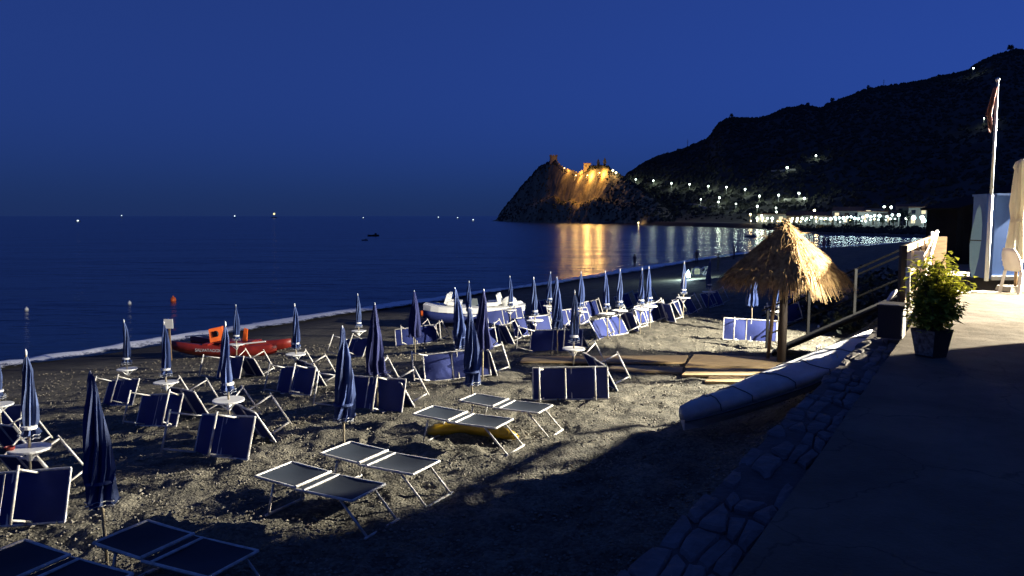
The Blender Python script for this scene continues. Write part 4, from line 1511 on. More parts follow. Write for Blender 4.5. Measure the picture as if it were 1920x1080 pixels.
# black box by the planter
p = edge_pt(6.95, 0.10, TZ)
bx = thing('storage_box', 'black lidded box at the terrace edge left of the potted plant', 'box', p, (0, 0, math.atan2(EDD[1], EDD[0]) - math.pi / 2))
MB().box((0, 0, 0.20), (0.28, 0.42, 0.38)).build('body', M['bin'], bx)
MB().box((0, 0, 0.40), (0.31, 0.45, 0.04)).build('lid', M['bin'], bx)
MB().tube([(0.13, -0.222, 0.05), (0.13, -0.222, 0.34)], 0.006, 6).build('hinge_rod', M['steel'], bx)
MB().tube([(-0.13, -0.232, 0.425), (0.10, -0.232, 0.425)], 0.006, 6).build('lid_trim', M['steel'], bx)
c = edge_pt(8.2, 0.75, 0)
b = MB().tube([(0, 0, 0), (0.10, 0.05, 0.10), (0.16, 0.07, 0.14)], [0.02, 0.03, 0.015], 8)
o = tag(b.build('mooring_cleat', M['white'], None, True), 'small white cleat catching the light beyond the black box', 'cleat')
o.location = at_y(1664, 564, 10.4)

# flagpole
p = Vector((11.0, 17.75, TZ))
fp = thing('flagpole', 'tall white flagpole with a limp faded red flag beside the blue cabin', 'flagpole', p)
MB().tube([(0, 0, 0), (0, 0, 1.98)], 0.047, 10).build('sleeve', M['white'], fp, True)
MB().tube([(0, 0, 1.9), (0, 0, 4.55)], [0.034, 0.026], 10).build('mast', M['steel'], fp, True)
MB().lathe([(0.02, 4.53), (0.045, 4.56), (0.045, 4.60), (0.01, 4.62)], 10).build('cap', M['white'], fp, True)
b = MB()
vs, fs = [], []
prof_f = [(-0.03, 4.40, 0.05), (-0.08, 4.15, 0.11), (-0.13, 3.95, 0.16), (-0.17, 3.77, 0.18), (-0.15, 3.74, 0.12), (-0.14, 3.60, 0.11), (-0.13, 3.48, 0.10), (-0.12, 3.38, 0.03)]
for (x, z, w) in prof_f:
    for k in range(9):
        u = k / 8
        vs.append((x * 0.95 + w * (u - 0.5) * 1.1, 0.05 * math.sin(u * 9 + z * 3), z + 0.04 * u))
for i in range(len(prof_f) - 1):
    for k in range(8):
        a = i * 9 + k
        fs.append((a, a + 1, a + 10, a + 9))
n = len(vs)
vs += [(x, y + 0.008, z) for x, y, z in vs]
fs += [tuple(reversed([i + n for i in f])) for f in fs]
b.add(vs, fs)
b.build('flag', M['flag'], fp, True)

# blue cabin and dark shed
cab = thing('beach_cabin', 'blue painted flat-roofed beach cabin behind the white chair', 'cabin', (11.28, 18.0, TZ))
for i in range(2):
    MB().box((0.26 + 0.53 * i, 0.02, 1.0), (0.524, 0.04, 1.98)).build('wall_panel', M['cabin'], cab)
MB().box((0.525, 0.47, 1.0), (1.04, 0.84, 1.96)).build('wall', M['cabin'], cab)
MB().box((0.525, 0.44, 2.0), (1.08, 0.98, 0.05)).build('roof', M['cabin'], cab)
MB().box((0.525, -0.03, 0.05), (1.1, 0.06, 0.10)).build('plinth', M['plaster'], cab)
shd = thing('shed', 'dark wooden shed with sloping roof behind the flagpole', 'shed', (13.95, 24.0, TZ))
for i in range(12):
    MB().box((-0.02 + 0.21 * i, -0.02, 0.87 + 0.026 * i), (0.20, 0.04, 1.74 + 0.052 * i)).build('board', M['shed'], shd)
MB().box((1.2, 0.95, 0.9), (2.5, 1.8, 1.76)).build('wall', M['shed'], shd)
MB().beam((-0.25, 0.8, 1.72), (2.75, 0.8, 2.52), 2.2, 0.07).build('roof', M['shed'], shd)
MB().box((0.62, -0.10, 1.85), (0.05, 0.05, 0.34)).build('bracket', M['white'], shd)

# boards leaning by the flagpole
def board(name, pts, m_, label, loc, rot):
    b = MB()
    n = len(pts)
    vs = [(x, -0.03, z) for x, z in pts] + [(x, 0.03, z) for x, z in pts]
    fs = [tuple(range(n)), tuple(range(2 * n - 1, n - 1, -1))] + [(i, i + n, (i + 1) % n + n, (i + 1) % n) for i in range(n)]
    b.add(vs, fs)
    o = thing(name, label, 'board', loc, rot)
    b.build('deck', m_, o)
    return o
o = board('surfboard', [(0.0, 0.02), (0.05, 0.12), (0.10, 0.5), (0.12, 0.9), (0.11, 1.3), (0.06, 1.65), (0.02, 1.78), (-0.03, 1.65), (-0.09, 1.2), (-0.11, 0.8), (-0.07, 0.3)],
          M['board'], 'pale blue board with a dark strap standing upright left of the flagpole', (11.02, 18.35, TZ), (R(-4), R(2), R(-30)))
MB().box((0.0, 0, 0.92), (0.245, 0.075, 0.025)).build('strap', M['black'], o)
# white plastic chair
ch = thing('plastic_chair', 'white plastic garden chair in profile before the blue cabin', 'chair', (9.95, 14.95, TZ), (0, 0, R(8)))
MB().box((0.02, 0, 0.43), (0.44, 0.44, 0.03), Matrix.Rotation(R(4), 3, 'Y')).build('seat', M['white'], ch)
b = MB()
vs, fs = [], []
for i in range(7):
    u = i / 6
    z = 0.44 + 0.44 * u
    x = -0.20 - 0.10 * u - 0.03 * u * u
    w = 0.21 + 0.02 * math.sin(math.pi * u) - 0.08 * u ** 4
    vs += [(x, -w, z), (x - 0.03, 0, z), (x, w, z), (x + 0.022, w, z), (x - 0.008, 0, z), (x + 0.022, -w, z)]
for i in range(6):
    for k in range(6):
        a, c = i * 6 + k, i * 6 + (k + 1) % 6
        fs.append((a, c, c + 6, a + 6))
fs += [(5, 4, 3, 2, 1, 0), tuple(36 + k for k in range(6))]
b.add(vs, fs)
b.build('backrest', M['white'], ch, True)
for sx, sy in ((-1, -1), (-1, 1), (1, -1), (1, 1)):
    MB().beam((sx * 0.19, sy * 0.20, 0.43), (sx * 0.25, sy * 0.24, 0.0), 0.06, 0.05).build('leg', M['white'], ch)
for sy in (-1, 1):
    MB().tube([(-0.25, sy * 0.22, 0.64), (0.0, sy * 0.26, 0.65), (0.19, sy * 0.26, 0.63), (0.21, sy * 0.24, 0.43)], 0.022, 6).build('armrest', M['white'], ch)
# round white table right of it
tb = thing('plastic_table', 'round white plastic table at the right edge behind the white chair', 'table', (10.95, 14.75, TZ))
MB().lathe([(0.05, 0.69), (0.44, 0.70), (0.46, 0.715), (0.45, 0.73), (0.02, 0.732)], 28).build('table_top', M['white'], tb)
for k in range(4):
    a = R(45 + 90 * k)
    MB().beam((0.22 * math.cos(a), 0.22 * math.sin(a), 0.70), (0.36 * math.cos(a), 0.36 * math.sin(a), 0.0), 0.05, 0.05).build('leg', M['white'], tb)
# large cream parasol, furled
bp_ = thing('terrace_parasol', 'large furled cream parasol on the terrace at the right edge', 'parasol', (10.10, 15.35, TZ))
MB().tube([(0, 0, 0), (0, 0, 2.62)], 0.03, 8).build('pole', M['wood'], bp_, True)
MB().box((0, 0, 0.05), (0.5, 0.5, 0.10), None, 0.9).build('base', M['plaster'], bp_)
b = MB()
n = 40
prof_c = [(0.55, 0.19), (0.60, 0.20), (0.95, 0.17), (1.35, 0.13), (1.45, 0.12), (1.7, 0.15), (2.1, 0.14), (2.4, 0.11), (2.46, 0.13), (2.56, 0.10), (2.62, 0.03)]
vs, fs = [], []
for i, (z, r_) in enumerate(prof_c):
    for k in range(n):
        a = 2 * math.pi * k / n
        pl2 = 1 + 0.25 * math.cos(8 * a + z) + 0.1 * math.sin(5 * a + 2 * z)
        vs.append((r_ * pl2 * math.cos(a), r_ * pl2 * math.sin(a), z + (0.06 * math.cos(4 * a) if i == 0 else 0)))
for i in range(len(prof_c) - 1):
    for k in range(n):
        a, c = i * n + k, i * n + (k + 1) % n
        fs.append((a, c, c + n, a + n))
fs.append(tuple((len(prof_c) - 1) * n + k for k in range(n)))
b.add(vs, fs)
b.build('canopy', M['canvas'], bp_, True)
MB().lathe([(0.145, 1.38), (0.15, 1.39), (0.15, 1.44), (0.145, 1.45)], 20).build('tie_strap', M['canvas'], bp_)

# the lamps that stand outside the picture
def lamp_mast(label, loc, target, r):
    base = beach_at(loc[0], loc[1]) if wall_dist(loc[0], loc[1]) > 0 else TZ
    t_ = thing('floodlight_mast', label, 'floodlight', (loc[0], loc[1], base))
    d = (Vector(target) - Vector(loc)).normalized()
    hloc = Vector(loc) - d * 0.16 - Vector((loc[0], loc[1], base))
    MB().tube([(0.25, 0, 0), (0.25, 0, loc[2] - base + 0.3)], 0.06, 8).build('mast', M['steel'], t_, True)
    MB().beam((0.25, 0, hloc.z), hloc + Vector((0.02, 0, 0)), 0.05, 0.05).build('arm', M['steel'], t_)
    q_ = d.to_track_quat('X', 'Z').to_matrix()
    hd = MB().box(hloc, (0.14, r * 2.4, r * 2.0), q_).build('head', M['steel'], t_)
    MB().box(hloc + d * 0.075, (0.006, r * 2.0, r * 1.6), q_).build('glass', M['glare'], hd)
lamp_mast('tall floodlight mast lighting the beach from beyond the cabin', FLOOD, (-1.0, 21.4, -0.5), 0.2)
lamp_mast('second floodlight mast at the camera side of the terrace', FLOOD2, (2.0, 15.9, 1.5), 0.16)
lamp_mast('lower lamp mast lighting the chair and the cabin', LAMP2, (8.2, 12.6, 2.8), 0.12)

# ================================================================== far side of the bay: lamps, houses, trees, castle
lp_pole = MB().tube([(0, 0, -0.6), (0, 0, 4.0)], [0.09, 0.06], 6).mesh('pole', M['steel'])
lp_arm = MB().tube([(0, 0, 3.95), (-0.3, -0.4, 4.15)], 0.05, 5).mesh('arm', M['steel'])
def globe(name, m_, r, h):
    return MB().blob((0, 0, 0), r, 1).mesh(name, m_, True), h
def make_lamp(label, p, r, m_, group, energy, color, h=4.4):
    t_ = thing('street_lamp', label, 'street lamp', p, (0, 0, 0), group)
    o = link('pole', lp_pole, t_)
    o.scale = (1, 1, h / 4.4)
    g = link('globe', GL[(m_, r)], t_)
    g.location = (0, 0, h)
    if energy:
        l = bpy.data.lights.new('lamp_light', 'POINT')
        l.energy = energy
        l.color = color
        l.shadow_soft_size = r
        lo = bpy.data.objects.new('lamp_light', l)
        COL.objects.link(lo)
        lo.parent = t_
        lo.location = (0, -r * 2.2, h - r * 0.5)
    return t_
GL = {}
for m_ in ('lampglow', 'lampwarm', 'lampcool', 'amber'):
    for r in (0.32, 0.45, 0.6, 0.8):
        GL[(m_, r)] = MB().blob((0, 0, 0), r, 1).mesh('globe', M[m_], True)
GREEN, WARM, COOL = (0.85, 1.0, 0.78), (1.0, 0.72, 0.35), (0.75, 1.0, 0.95)
road = [
    (1172, 336, 0.8, 'brightest lamp of the hill road, at the saddle right of the castle rock'),
    (1192, 337, 0.6, 'lamp of the hill road, just right of the brightest one at the saddle'),
    (1225, 340, 0.6, 'lamp of the hill road below the low left end of the mountain skyline'),
    (1259, 344, 0.6, 'lamp of the hill road left of below the skyline mast'),
    (1293, 346, 0.6, 'lamp of the hill road straight below the skyline mast'),
    (1328, 349, 0.6, 'lamp of the hill road above the short pale wall'),
    (1362, 352, 0.6, 'lamp of the hill road below the step in the mountain skyline'),
    (1397, 355, 0.6, 'last lamp of the straight hill road before it bends down'),
    (1424, 368, 0.6, 'lamp where the hill road bends down toward the town'),
    (1460, 366, 0.6, 'lamp above the thatched roof on the hill road'),
    (1498, 363, 0.6, 'lamp beside the long lit wall on the hillside'),
    (1314, 374, 0.45, 'small lamp on the lower road, left of the pair of green ones'),
    (1349, 371, 0.6, 'upper lamp of the green pair on the lower road'),
    (1347, 379, 0.45, 'lower lamp of the green pair on the lower road'),
    (1380, 383, 0.45, 'dim bluish lamp on the lower road right of the green pair'),
    (1420, 387, 0.6, 'lamp over the bright green tree on the lower road'),
    (1455, 390, 0.45, 'lamp high above the tip of the thatched roof'),
    (1456, 398, 0.45, 'lamp close above the tip of the thatched roof'),
    (1407, 404, 0.45, 'yellowish lamp left below the bright green tree'),
    (1428, 405, 0.45, 'lamp right below the bright green tree'),
    (1477, 401, 0.45, 'lamp just right above the tip of the thatched roof'),
    (1527, 395, 0.6, 'warm lamp above the left part of the town'),
    (1530, 408, 0.45, 'lamp below the warm one above the left part of the town'),
]
for (px, py, r, lab) in road:
    p = hill_hit(px, py, 4.4, lo=20)
    warm = 'warm' in lab or 'yellow' in lab
    make_lamp(lab, p, r, 'lampwarm' if warm else 'lampglow', 'lamps on the hillside roads', 1500 if r > 0.5 else 700, WARM if warm else GREEN)
for (px, py, lab) in ((1149, 320, 'left amber lamp beside the house on the headland'), (1155, 326, 'right amber lamp beside the house on the headland')):
    p = hill_hit(px, py, 3.0, head_z, lo=30)
    make_lamp(lab, p, 0.8, 'lampwarm', 'amber lamps on the headland', 1500, WARM, 3.0)
p = hill_hit(1197, 419, 2.5, head_z, lo=-2)
make_lamp('lone yellow lamp at the water line below the headland', p, 0.45, 'lampwarm', None, 500, WARM, 2.5)

# promenade lamps
NEAR = [(1462, 'the long low house behind the thatch tip'), (1500, 'the low ochre house'), (1524, 'the small house right of the ochre one'), (1556, 'the flat-roofed bar'),
        (1585, 'the two-storey house'), (1615, 'the wide house above the brightest front'), (1637, 'the brightest house front'), (1664, 'the small house right of the brightest front'), (1690, 'the large dark tree')]
def near(px):
    return min(NEAR, key=lambda h: abs(h[0] - px))[1]
rs = random.Random(13)
pl_px = [1418, 1428, 1437, 1446, 1484, 1493, 1502, 1511, 1519, 1528, 1537, 1546, 1555, 1563, 1571, 1579, 1586, 1593, 1600, 1607, 1615, 1623, 1630, 1637, 1646, 1660, 1670, 1682]
for i, px in enumerate(pl_px):
    py = 414 - (px - 1418) * 0.033 + rs.uniform(-3.5, 2.5)
    Ds = float(interp(PROM_D, px))
    D = Ds + rs.uniform(10, 26)
    p = Vector(((px - 960) / F * D, D, float(hill_z(px, D))))
    h = CAMZ + (405 - py) * D / F - p.z
    left = px < 1520
    make_lamp('tall promenade lamp before ' + near(px),
              p, 0.45 if i % 3 else 0.6, 'lampglow' if left else 'lampcool', 'lamps of the town promenade', 240, GREEN if left else COOL, max(2.5, h))
for i in range(30):
    px = 1408 + 9.2 * i + rs.uniform(-3, 3)
    py = 417.5 - (px - 1408) * 0.022 + rs.uniform(-3, 3)
    Ds = float(interp(PROM_D, px))
    D = Ds + rs.uniform(12, 15)
    p = Vector(((px - 960) / F * D, D, float(hill_z(px, D))))
    h = max(1.2, CAMZ + (405 - py) * D / F - p.z)
    make_lamp('small low lamp before ' + near(px),
              p, 0.32, 'lampwarm' if px < 1480 or i % 5 == 0 else 'lampcool', 'low lamps of the beach bars', 35, WARM if px < 1480 else COOL, h)
for (px, py, r, lab) in ((1697, 410, 0.6, 'first of the big lamps at the right end of the promenade, beside the dark tree'), (1710, 408, 0.8, 'wide bright lamp left of the tall pale house at the promenade end'),
                         (1726, 408, 0.8, 'upper lamp in front of the tall pale house at the promenade end'), (1729, 416, 0.8, 'low glaring lamp in front of the tall pale house'),
                         (1745, 407, 0.8, 'round lamp just right of the tall pale house'), (1763, 407, 0.8, 'last round lamp of the promenade at the right end')):
    D = float(interp(PROM_D, px)) + 18
    p = Vector(((px - 960) / F * D, D, float(hill_z(px, D))))
    h = CAMZ + (405 - py) * D / F - p.z
    make_lamp(lab, p, r, 'lampcool' if r > 0.7 else 'lampglow', 'big lamps at the promenade end', 420, COOL, max(2, h))

# houses of the town and on the slope
def house(label, px, D, w, h, d, wallm, roofm=None, rows=1, cols=3, lit=0.5, base=None, flat=False):
    z = float(hill_z(px, D)) if base is None else base
    x = (px - 960) / F * D
    t_ = thing('house', label, 'house', (x, D, z - 0.3), (0, 0, R(rs.uniform(-12, 12)) - math.atan2(x, D)), 'houses across the bay')
    MB().box((0, d / 2, h / 2), (w, d, h)).build('wall', M[wallm], t_)
    b = MB()
    if flat:
        b.box((0, d / 2, h + 0.15), (w + 0.5, d + 0.5, 0.3))
    else:
        b.add([(-w / 2 - .4, -.4, h), (w / 2 + .4, -.4, h), (w / 2 + .4, d + .4, h), (-w / 2 - .4, d + .4, h), (-w / 2 - .2, d / 2, h + w * 0.16), (w / 2 + .2, d / 2, h + w * 0.16)],
              [(0, 1, 5, 4), (2, 3, 4, 5), (1, 2, 5), (3, 0, 4), (3, 2, 1, 0)])
    b.build('roof', M['tile'], t_)
    for r_ in range(rows):
        for c_ in range(cols):
            xx = -w / 2 + w * (c_ + 0.5) / cols
            zz = h * (r_ + 0.55) / rows
            win = MB().box((xx, -0.03, zz), (w / cols * 0.42, 0.08, h / rows * 0.42)).build('window', M['winlit'] if rs.random() < lit else M['glassdark'], t_)
            MB().box((xx, -0.06, zz - h / rows * 0.24), (w / cols * 0.5, 0.2, 0.1)).build('sill', M['plaster'], win)
    MB().box((w * 0.04, -0.04, 1.05), (0.9, 0.1, 2.1)).build('door', M['darkwood'], t_)
houses = [
    ('long low pale house behind the tip of the thatched roof', 1462, 40, 22, 4.5, 8, 'plaster', 1, 5, 0.3, True),
    ('low ochre house left in the promenade row', 1500, 34, 13, 4.0, 8, 'plasterw', 1, 4, 0.4, False),
    ('small pale house in the promenade row, right of the ochre one', 1524, 33, 10, 4.2, 7, 'plaster', 1, 3, 0.4, False),
    ('flat-roofed bar with lit front in the middle of the promenade', 1556, 30, 14, 3.6, 8, 'plaster', 1, 5, 0.7, True),
    ('two-storey pale house behind the lit bar', 1585, 40, 12, 6.0, 8, 'plaster', 2, 3, 0.3, False),
    ('brightest white house front on the promenade with tall windows', 1633, 30, 11, 5.6, 8, 'plaster', 1, 6, 0.6, True),
    ('wide pale house above the brightest front', 1615, 52, 17, 7.2, 9, 'plaster', 2, 4, 0.3, True),
    ('small pale house right of the brightest front', 1664, 34, 8, 4.4, 7, 'plaster', 1, 3, 0.3, False),
    ('tall pale house at the right end of the promenade', 1728, 30, 10, 7.0, 8, 'plaster', 2, 3, 0.3, True),
    ('small house half hidden by trees at the promenade end', 1752, 40, 8, 5.2, 7, 'plaster', 1, 2, 0.3, False),
    ('house with an orange lit wall above the town', 1694, 95, 8, 3.6, 6, 'plasterw', 1, 2, 0.5, False),
    ('flat house with two white lights above the town', 1664, 85, 10, 3.2, 7, 'plaster', 1, 3, 0.9, True),
]
for (lab, px, off, w, h, d_, wm, rows, cols, lit, flat) in houses:
    house(lab, px, float(interp(PROM_D, px)) + off, w, h, d_, wm, None, rows, cols, lit, None, flat)
for (px, py, lab, r) in ((1476, 315, 'lit farmhouse window light on the middle of the mountain', 0.8), (1530, 292, 'highest lit farmhouse on the middle of the mountain', 0.6),
                         (1825, 128, 'white lamp on the mountain shoulder near the summit', 0.8), (1845, 223, 'small lamp on the slope left of the flagpole', 0.45),
                         (1508, 372, 'lamp at the foot of the long lit hillside wall', 0.6), (1658, 389, 'left of the two white lamps above the town', 0.6), (1671, 389, 'right of the two white lamps above the town', 0.6),
                         (1622, 395, 'left white lamp over the wide pale house', 0.45), (1634, 395, 'right white lamp over the wide pale house', 0.45), (1696, 385, 'orange lamp at the house above the town', 0.45)):
    p = hill_hit(px, py, 3.0, lo=30)
    make_lamp(lab, p, r, 'amber' if 'orange' in lab else 'lampglow', 'lone lamps on the mountain', 600, (1, .5, .15) if 'orange' in lab else GREEN, 3.0)
# walls beside the roads that catch the lamp light
for (xa, ya, xb, yb, lab, h) in ((1290, 381, 1358, 389, 'low pale wall along the lower hillside road', 1.4), (1470, 371, 1515, 371, 'long pale wall under a lamp on the hillside', 1.8),
                                 (1446, 317, 1492, 315, 'faint pale wall beside the farmhouse light on the mountain', 1.4)):
    a, b_ = hill_hit(xa, ya, h, lo=25), hill_hit(xb, yb, h, lo=25)
    w_ = MB()
    n = 10
    for i in range(n):
        q0, q1 = a.lerp(b_, i / n), a.lerp(b_, (i + 1) / n)
        for q_ in (q0, q1):
            q_.z = float(hill_z(960 + F * q_.x / q_.y, q_.y)) + h * 0.4
        w_.beam(q0, q1, 0.4, h)
    tag(w_.build('road_wall', M['plaster']), lab, 'wall')

# trees of the promenade
def tree(label, px, off, h, m_, group='trees along the town promenade', n=320):
    D = float(interp(PROM_D, px)) + off
    x = (px - 960) / F * D
    z = float(hill_z(px, D))
    t_ = thing('tree', label, 'tree', (x, D, z - 0.2), (0, 0, 0), group)
    tr = MB().tube([(0, 0, 0), (0.1, 0, h * 0.4), (0.0, 0.1, h * 0.7)], [h * 0.04, h * 0.03, h * 0.015], 6)
    for k in range(4):
        a = k * 1.6 + 0.3
        tr.tube([(0.05, 0, h * 0.4), (h * 0.2 * math.cos(a), h * 0.2 * math.sin(a), h * 0.65)], [h * 0.018, h * 0.006], 5)
    tr.build('trunk', M['bark'], t_)
    b = MB()
    lobes = [(rs.gauss(0, h * 0.17), rs.gauss(0, h * 0.17), h * rs.uniform(0.5, 0.85), h * rs.uniform(0.13, 0.24)) for _ in range(7)]
    for i in range(n):
        lx, ly, lz, lr = lobes[rs.randrange(7)]
        v_ = Vector((rs.gauss(0, 1), rs.gauss(0, 1), rs.gauss(0, 1))).normalized() * lr * rs.uniform(0.5, 1.05)
        m3 = Euler((rs.uniform(-1, 1), rs.uniform(-1, 1), rs.random() * 6.3)).to_matrix()
        s = h * rs.uniform(0.03, 0.07)
        c = Vector((lx, ly, lz)) + v_
        b.add([c + m3 @ Vector(q_) * s for q_ in ((-0.6, 0, 0), (0, -0.7, 0.2), (0.6, 0, 0), (0, 0.8, -0.2))], [(0, 1, 2, 3)])
    tag(b.build('crown', M[m_], t_), kind='stuff')
trees = [
    ('dark round tree on the beach side of the promenade, below its left lamps', 1515, 9, 3.4), ('bushy dark tree below the ochre house', 1534, 9, 2.8),
    ('dark tree left of the lit bar front', 1549, 8, 3.2), ('low dark tree before the lit bar', 1570, 8, 2.6), ('dark tree right of the lit bar', 1592, 8, 3.4),
    ('low dark tree left of the brightest house front', 1611, 7, 3.0), ('dark tree right of the brightest house front', 1652, 8, 3.6), ('dark tree before the small pale house', 1672, 8, 3.8),
    ('large dark tree left of the tall pale house', 1699, 10, 5.2), ('green lit tree right of the small pale house', 1684, 40, 7.5), ('green lit tree behind the last round lamp', 1757, 48, 8.5),
    ('tall green tree at the far right end of the town', 1778, 50, 10.0), ('dark tree at the right end of the promenade', 1772, 12, 5.0), ('small dark tree below the tall pale house', 1741, 8, 3.6),
    ('bright green tree under a lamp on the lower hillside road', 1419, 58, 4.6),
]
for lab, px, off, h in trees:
    tree(lab, px, off, h, 'treeleaf')

# castle on the headland
def head_pt(px, t):
    D = float(interp(SHORE_D, px)) + t * 70
    return Vector(((px - 960) / F * D, D, float(head_z(px, D))))
p = head_pt(1037, 0.98)
cs_ = thing('castle_tower', 'ruined castle tower on the peak of the headland', 'tower', p)
b = MB().lathe([(4.2, -3), (3.9, 0), (3.6, 4.0), (3.9, 4.4), (3.9, 5.2)], 12)
b.build('wall', M['stone'], cs_)
for k in range(8):
    a = k * math.pi / 4
    MB().box((3.5 * math.cos(a), 3.5 * math.sin(a), 5.7), (1.1, 1.1, 1.0), Matrix.Rotation(a, 3, 'Z')).build('merlon', M['stone'], cs_)
wl2 = thing('castle_wall', 'lit ruined castle walls stepping down the cliff right of the tower', 'wall', (0, 0, 0))
prevp = None
for i, (px, tt_) in enumerate(((1042, 0.95), (1050, 0.93), (1060, 0.92), (1071, 0.92), (1083, 0.93), (1093, 0.95))):
    q_ = head_pt(px, tt_)
    if prevp is not None:
        MB().beam(prevp + Vector((0, 0, 0.4)), q_ + Vector((0, 0, 0.4)), 1.4, 3.4).build('wall_section', M['stone'], wl2)
        for u in (0.3, 0.7):
            c = prevp.lerp(q_, u)
            MB().box((c.x, c.y, c.z + 2.5), (1.2, 1.3, 1.0)).build('merlon', M['stone'], wl2)
    prevp = q_
p = head_pt(1100, 0.94)
hs_ = thing('villa', 'stone villa with a lit end on the headland crest', 'house', p)
MB().box((0, 2, 2.5), (6, 5, 7)).build('wall', M['stone'], hs_)
MB().box((9.5, 3, 1.2), (13, 6, 4.5)).build('wing', M['stone'], hs_)
MB().box((0, 2, 6.15), (6.6, 5.6, 0.35)).build('roof', M['tile'], hs_)
for x in (-1.4, 1.4):
    MB().box((x, -0.55, 3.8), (0.9, 0.12, 1.6)).build('window', M['glassdark'], hs_)
rs = random.Random(17)
for (px, lab, h) in ((1120, 'left pointed cypress on the headland crest', 5.5), (1132, 'right pointed cypress on the headland crest', 6.0)):
    p = head_pt(px, 0.99)
    t_ = thing('cypress', lab, 'tree', p, (0, 0, 0), 'cypresses on the headland')
    MB().tube([(0, 0, -1), (0, 0, h * 0.5)], [0.25, 0.1], 5).build('trunk', M['bark'], t_)
    b = MB()
    for i in range(160):
        u = rs.random()
        r_ = 1.3 * math.sin(math.pi * min(1, u * 0.9 + 0.1)) * rs.uniform(0.6, 1)
        a = rs.random() * 6.3
        s = rs.uniform(0.4, 0.8)
        c = Vector((r_ * math.cos(a), r_ * math.sin(a), h * u))
        b.add([c + Vector((-s * .5, 0, 0)), c + Vector((s * .5, .1, 0)), c + Vector((0, -.1, s * 1.4))], [(0, 1, 2)])
    tag(b.build('crown', M['scrub'], t_), kind='stuff')

def cliff_light(label, px, t, off, up, power, color, aimpx, aimt, size):
    q_ = head_pt(px, t)
    loc = q_ + Vector((0, -off, up))
    t_ = thing('castle_floodlight', label, 'floodlight', q_, (0, 0, 0), 'floodlights under the castle')
    MB().tube([(0, 0, -1), (0, 0, max(1.0, up + 0.5)), (0, -off * 0.9, up + 0.2)], 0.15, 5).build('bracket', M['steel'], t_)
    MB().blob((0, -off, up), 0.5, 1).build('globe', M['amber'], t_, True)
    l = bpy.data.lights.new('castle_light', 'POINT')
    l.energy = power
    l.color = color
    l.shadow_soft_size = size
    lo = bpy.data.objects.new('castle_light', l)
    COL.objects.link(lo)
    lo.parent = t_
    lo.location = (0, -off - 0.9, up + 0.6)
AMB = (1.0, 0.54, 0.13)
cliff_light('floodlight on the brightest part of the castle cliff', 1098, 0.80, 10, 3, 40000, AMB, 1060, 0.8, 0.5)
cliff_light('floodlight at the right end of the lit castle cliff', 1120, 0.78, 10, 3, 28000, AMB, 1120, 0.8, 0.5)
cliff_light('floodlight in the middle of the lit castle cliff', 1077, 0.84, 11, 4, 14000, AMB, 1060, 0.8, 0.5)
cliff_light('floodlight under the castle tower', 1056, 0.87, 10, 4, 9000, AMB, 1040, 0.8, 0.5)

# masts and single trees on the skyline
def ridge_pt(px):
    D = float(interp(RIDGE_D, px))
    return Vector(((px - 960) / F * D, D, float(hill_z(px, D))))
for px, h, lab in ((1285, 8, 'thin radio mast on the low left skyline of the mountain'), (1643, 8, 'thin radio mast on the long upper skyline of the mountain')):
    t_ = thing('radio_mast', lab, 'mast', ridge_pt(px))
    MB().tube([(0, 0, -1), (0, 0, h)], [0.4, 0.15], 5).build('shaft', M['steel'], t_)
    for z in (0.6, 0.8):
        MB().tube([(-1.0, 0, h * z), (1.0, 0, h * z)], 0.12, 4).build('crossarm', M['steel'], t_)
for px, h, lab in ((1550, 5, 'lone tree on the skyline left of the upper mast'), (1615, 4, 'small lone tree on the skyline beside the upper mast'), (1505, 4, 'round lone tree on the middle skyline'), (1365, 4, 'lone tree on the step of the skyline'), (1872, 8, 'broad tree on the summit')):
    t_ = thing('tree', lab, 'tree', ridge_pt(px), (0, 0, 0), 'lone trees on the skyline')
    MB().tube([(0, 0, -1), (0, 0, h * 0.6)], [0.4, 0.15], 5).build('trunk', M['bark'], t_)
    tag(shrub_mesh(180, h * 0.45, h * 0.7, rs, None, h * 0.14).build('crown', M['scrub'], t_), kind='stuff')
    [c for c in bpy.data.objects if c.parent == t_ and c.name.startswith('crown')][0].location = (0, 0, h * 0.3)

# ================================================================== on the water
def sea_pt(px, py):
    return at_z(px, py, SEA)
def buoy(label, px, py, r, m_):
    t_ = thing('buoy', label, 'buoy', sea_pt(px, py), (0, 0, 0), 'buoys near the beach')
    MB().blob((0, 0, r * 0.5), r, 2, 0, (1, 1, 1.2)).build('float', M[m_], t_, True)
    MB().tube([(0, 0, r * 1.5), (0, 0, r * 2.0)], r * 0.25, 6).build('eye', M[m_], t_)
buoy('red buoy floating off the beach', 325, 565, 0.2, 'orange')
buoy('small white buoy nearest the left edge', 50, 582, 0.12, 'white')
buoy('small white buoy between the left edge and the red buoy', 243, 570, 0.12, 'white')
def moored(label, px, py, L, m_, yaw):
    p = sea_pt(px, py)
    t_ = thing('rowing_boat', label, 'boat', p, (0, 0, R(yaw)))
    secs = []
    for i in range(9):
        u = -1 + 2 * i / 8
        w = L * 0.17 * (1 - abs(u) ** 2.5) + 0.03
        secs.append([(u * L / 2, -w * .5, -0.2), (u * L / 2, w * .5, -0.2), (u * L / 2, w, L * 0.12 + 0.1 * u * u), (u * L / 2, -w, L * 0.12 + 0.1 * u * u)])
    loft(secs).build('hull', M[m_], t_)
    MB().box((0, 0, L * 0.14), (0.4, L * 0.3, 0.1)).build('thwart', M['wood'], t_)
    MB().box((L * 0.2, 0, L * 0.2), (L * 0.22, L * 0.16, L * 0.16), None, 0.7).build('cuddy', M[m_], t_)
moored('dark rowing boat moored off the beach', 700, 443, 3.4, 'darkwood', 10)
moored('small grey tender beside the moored dark boat', 684, 451, 1.6, 'boardgrey', -8)
moored('low pale boat moored off the far town beach', 1407, 445, 3.6, 'plaster', 0)
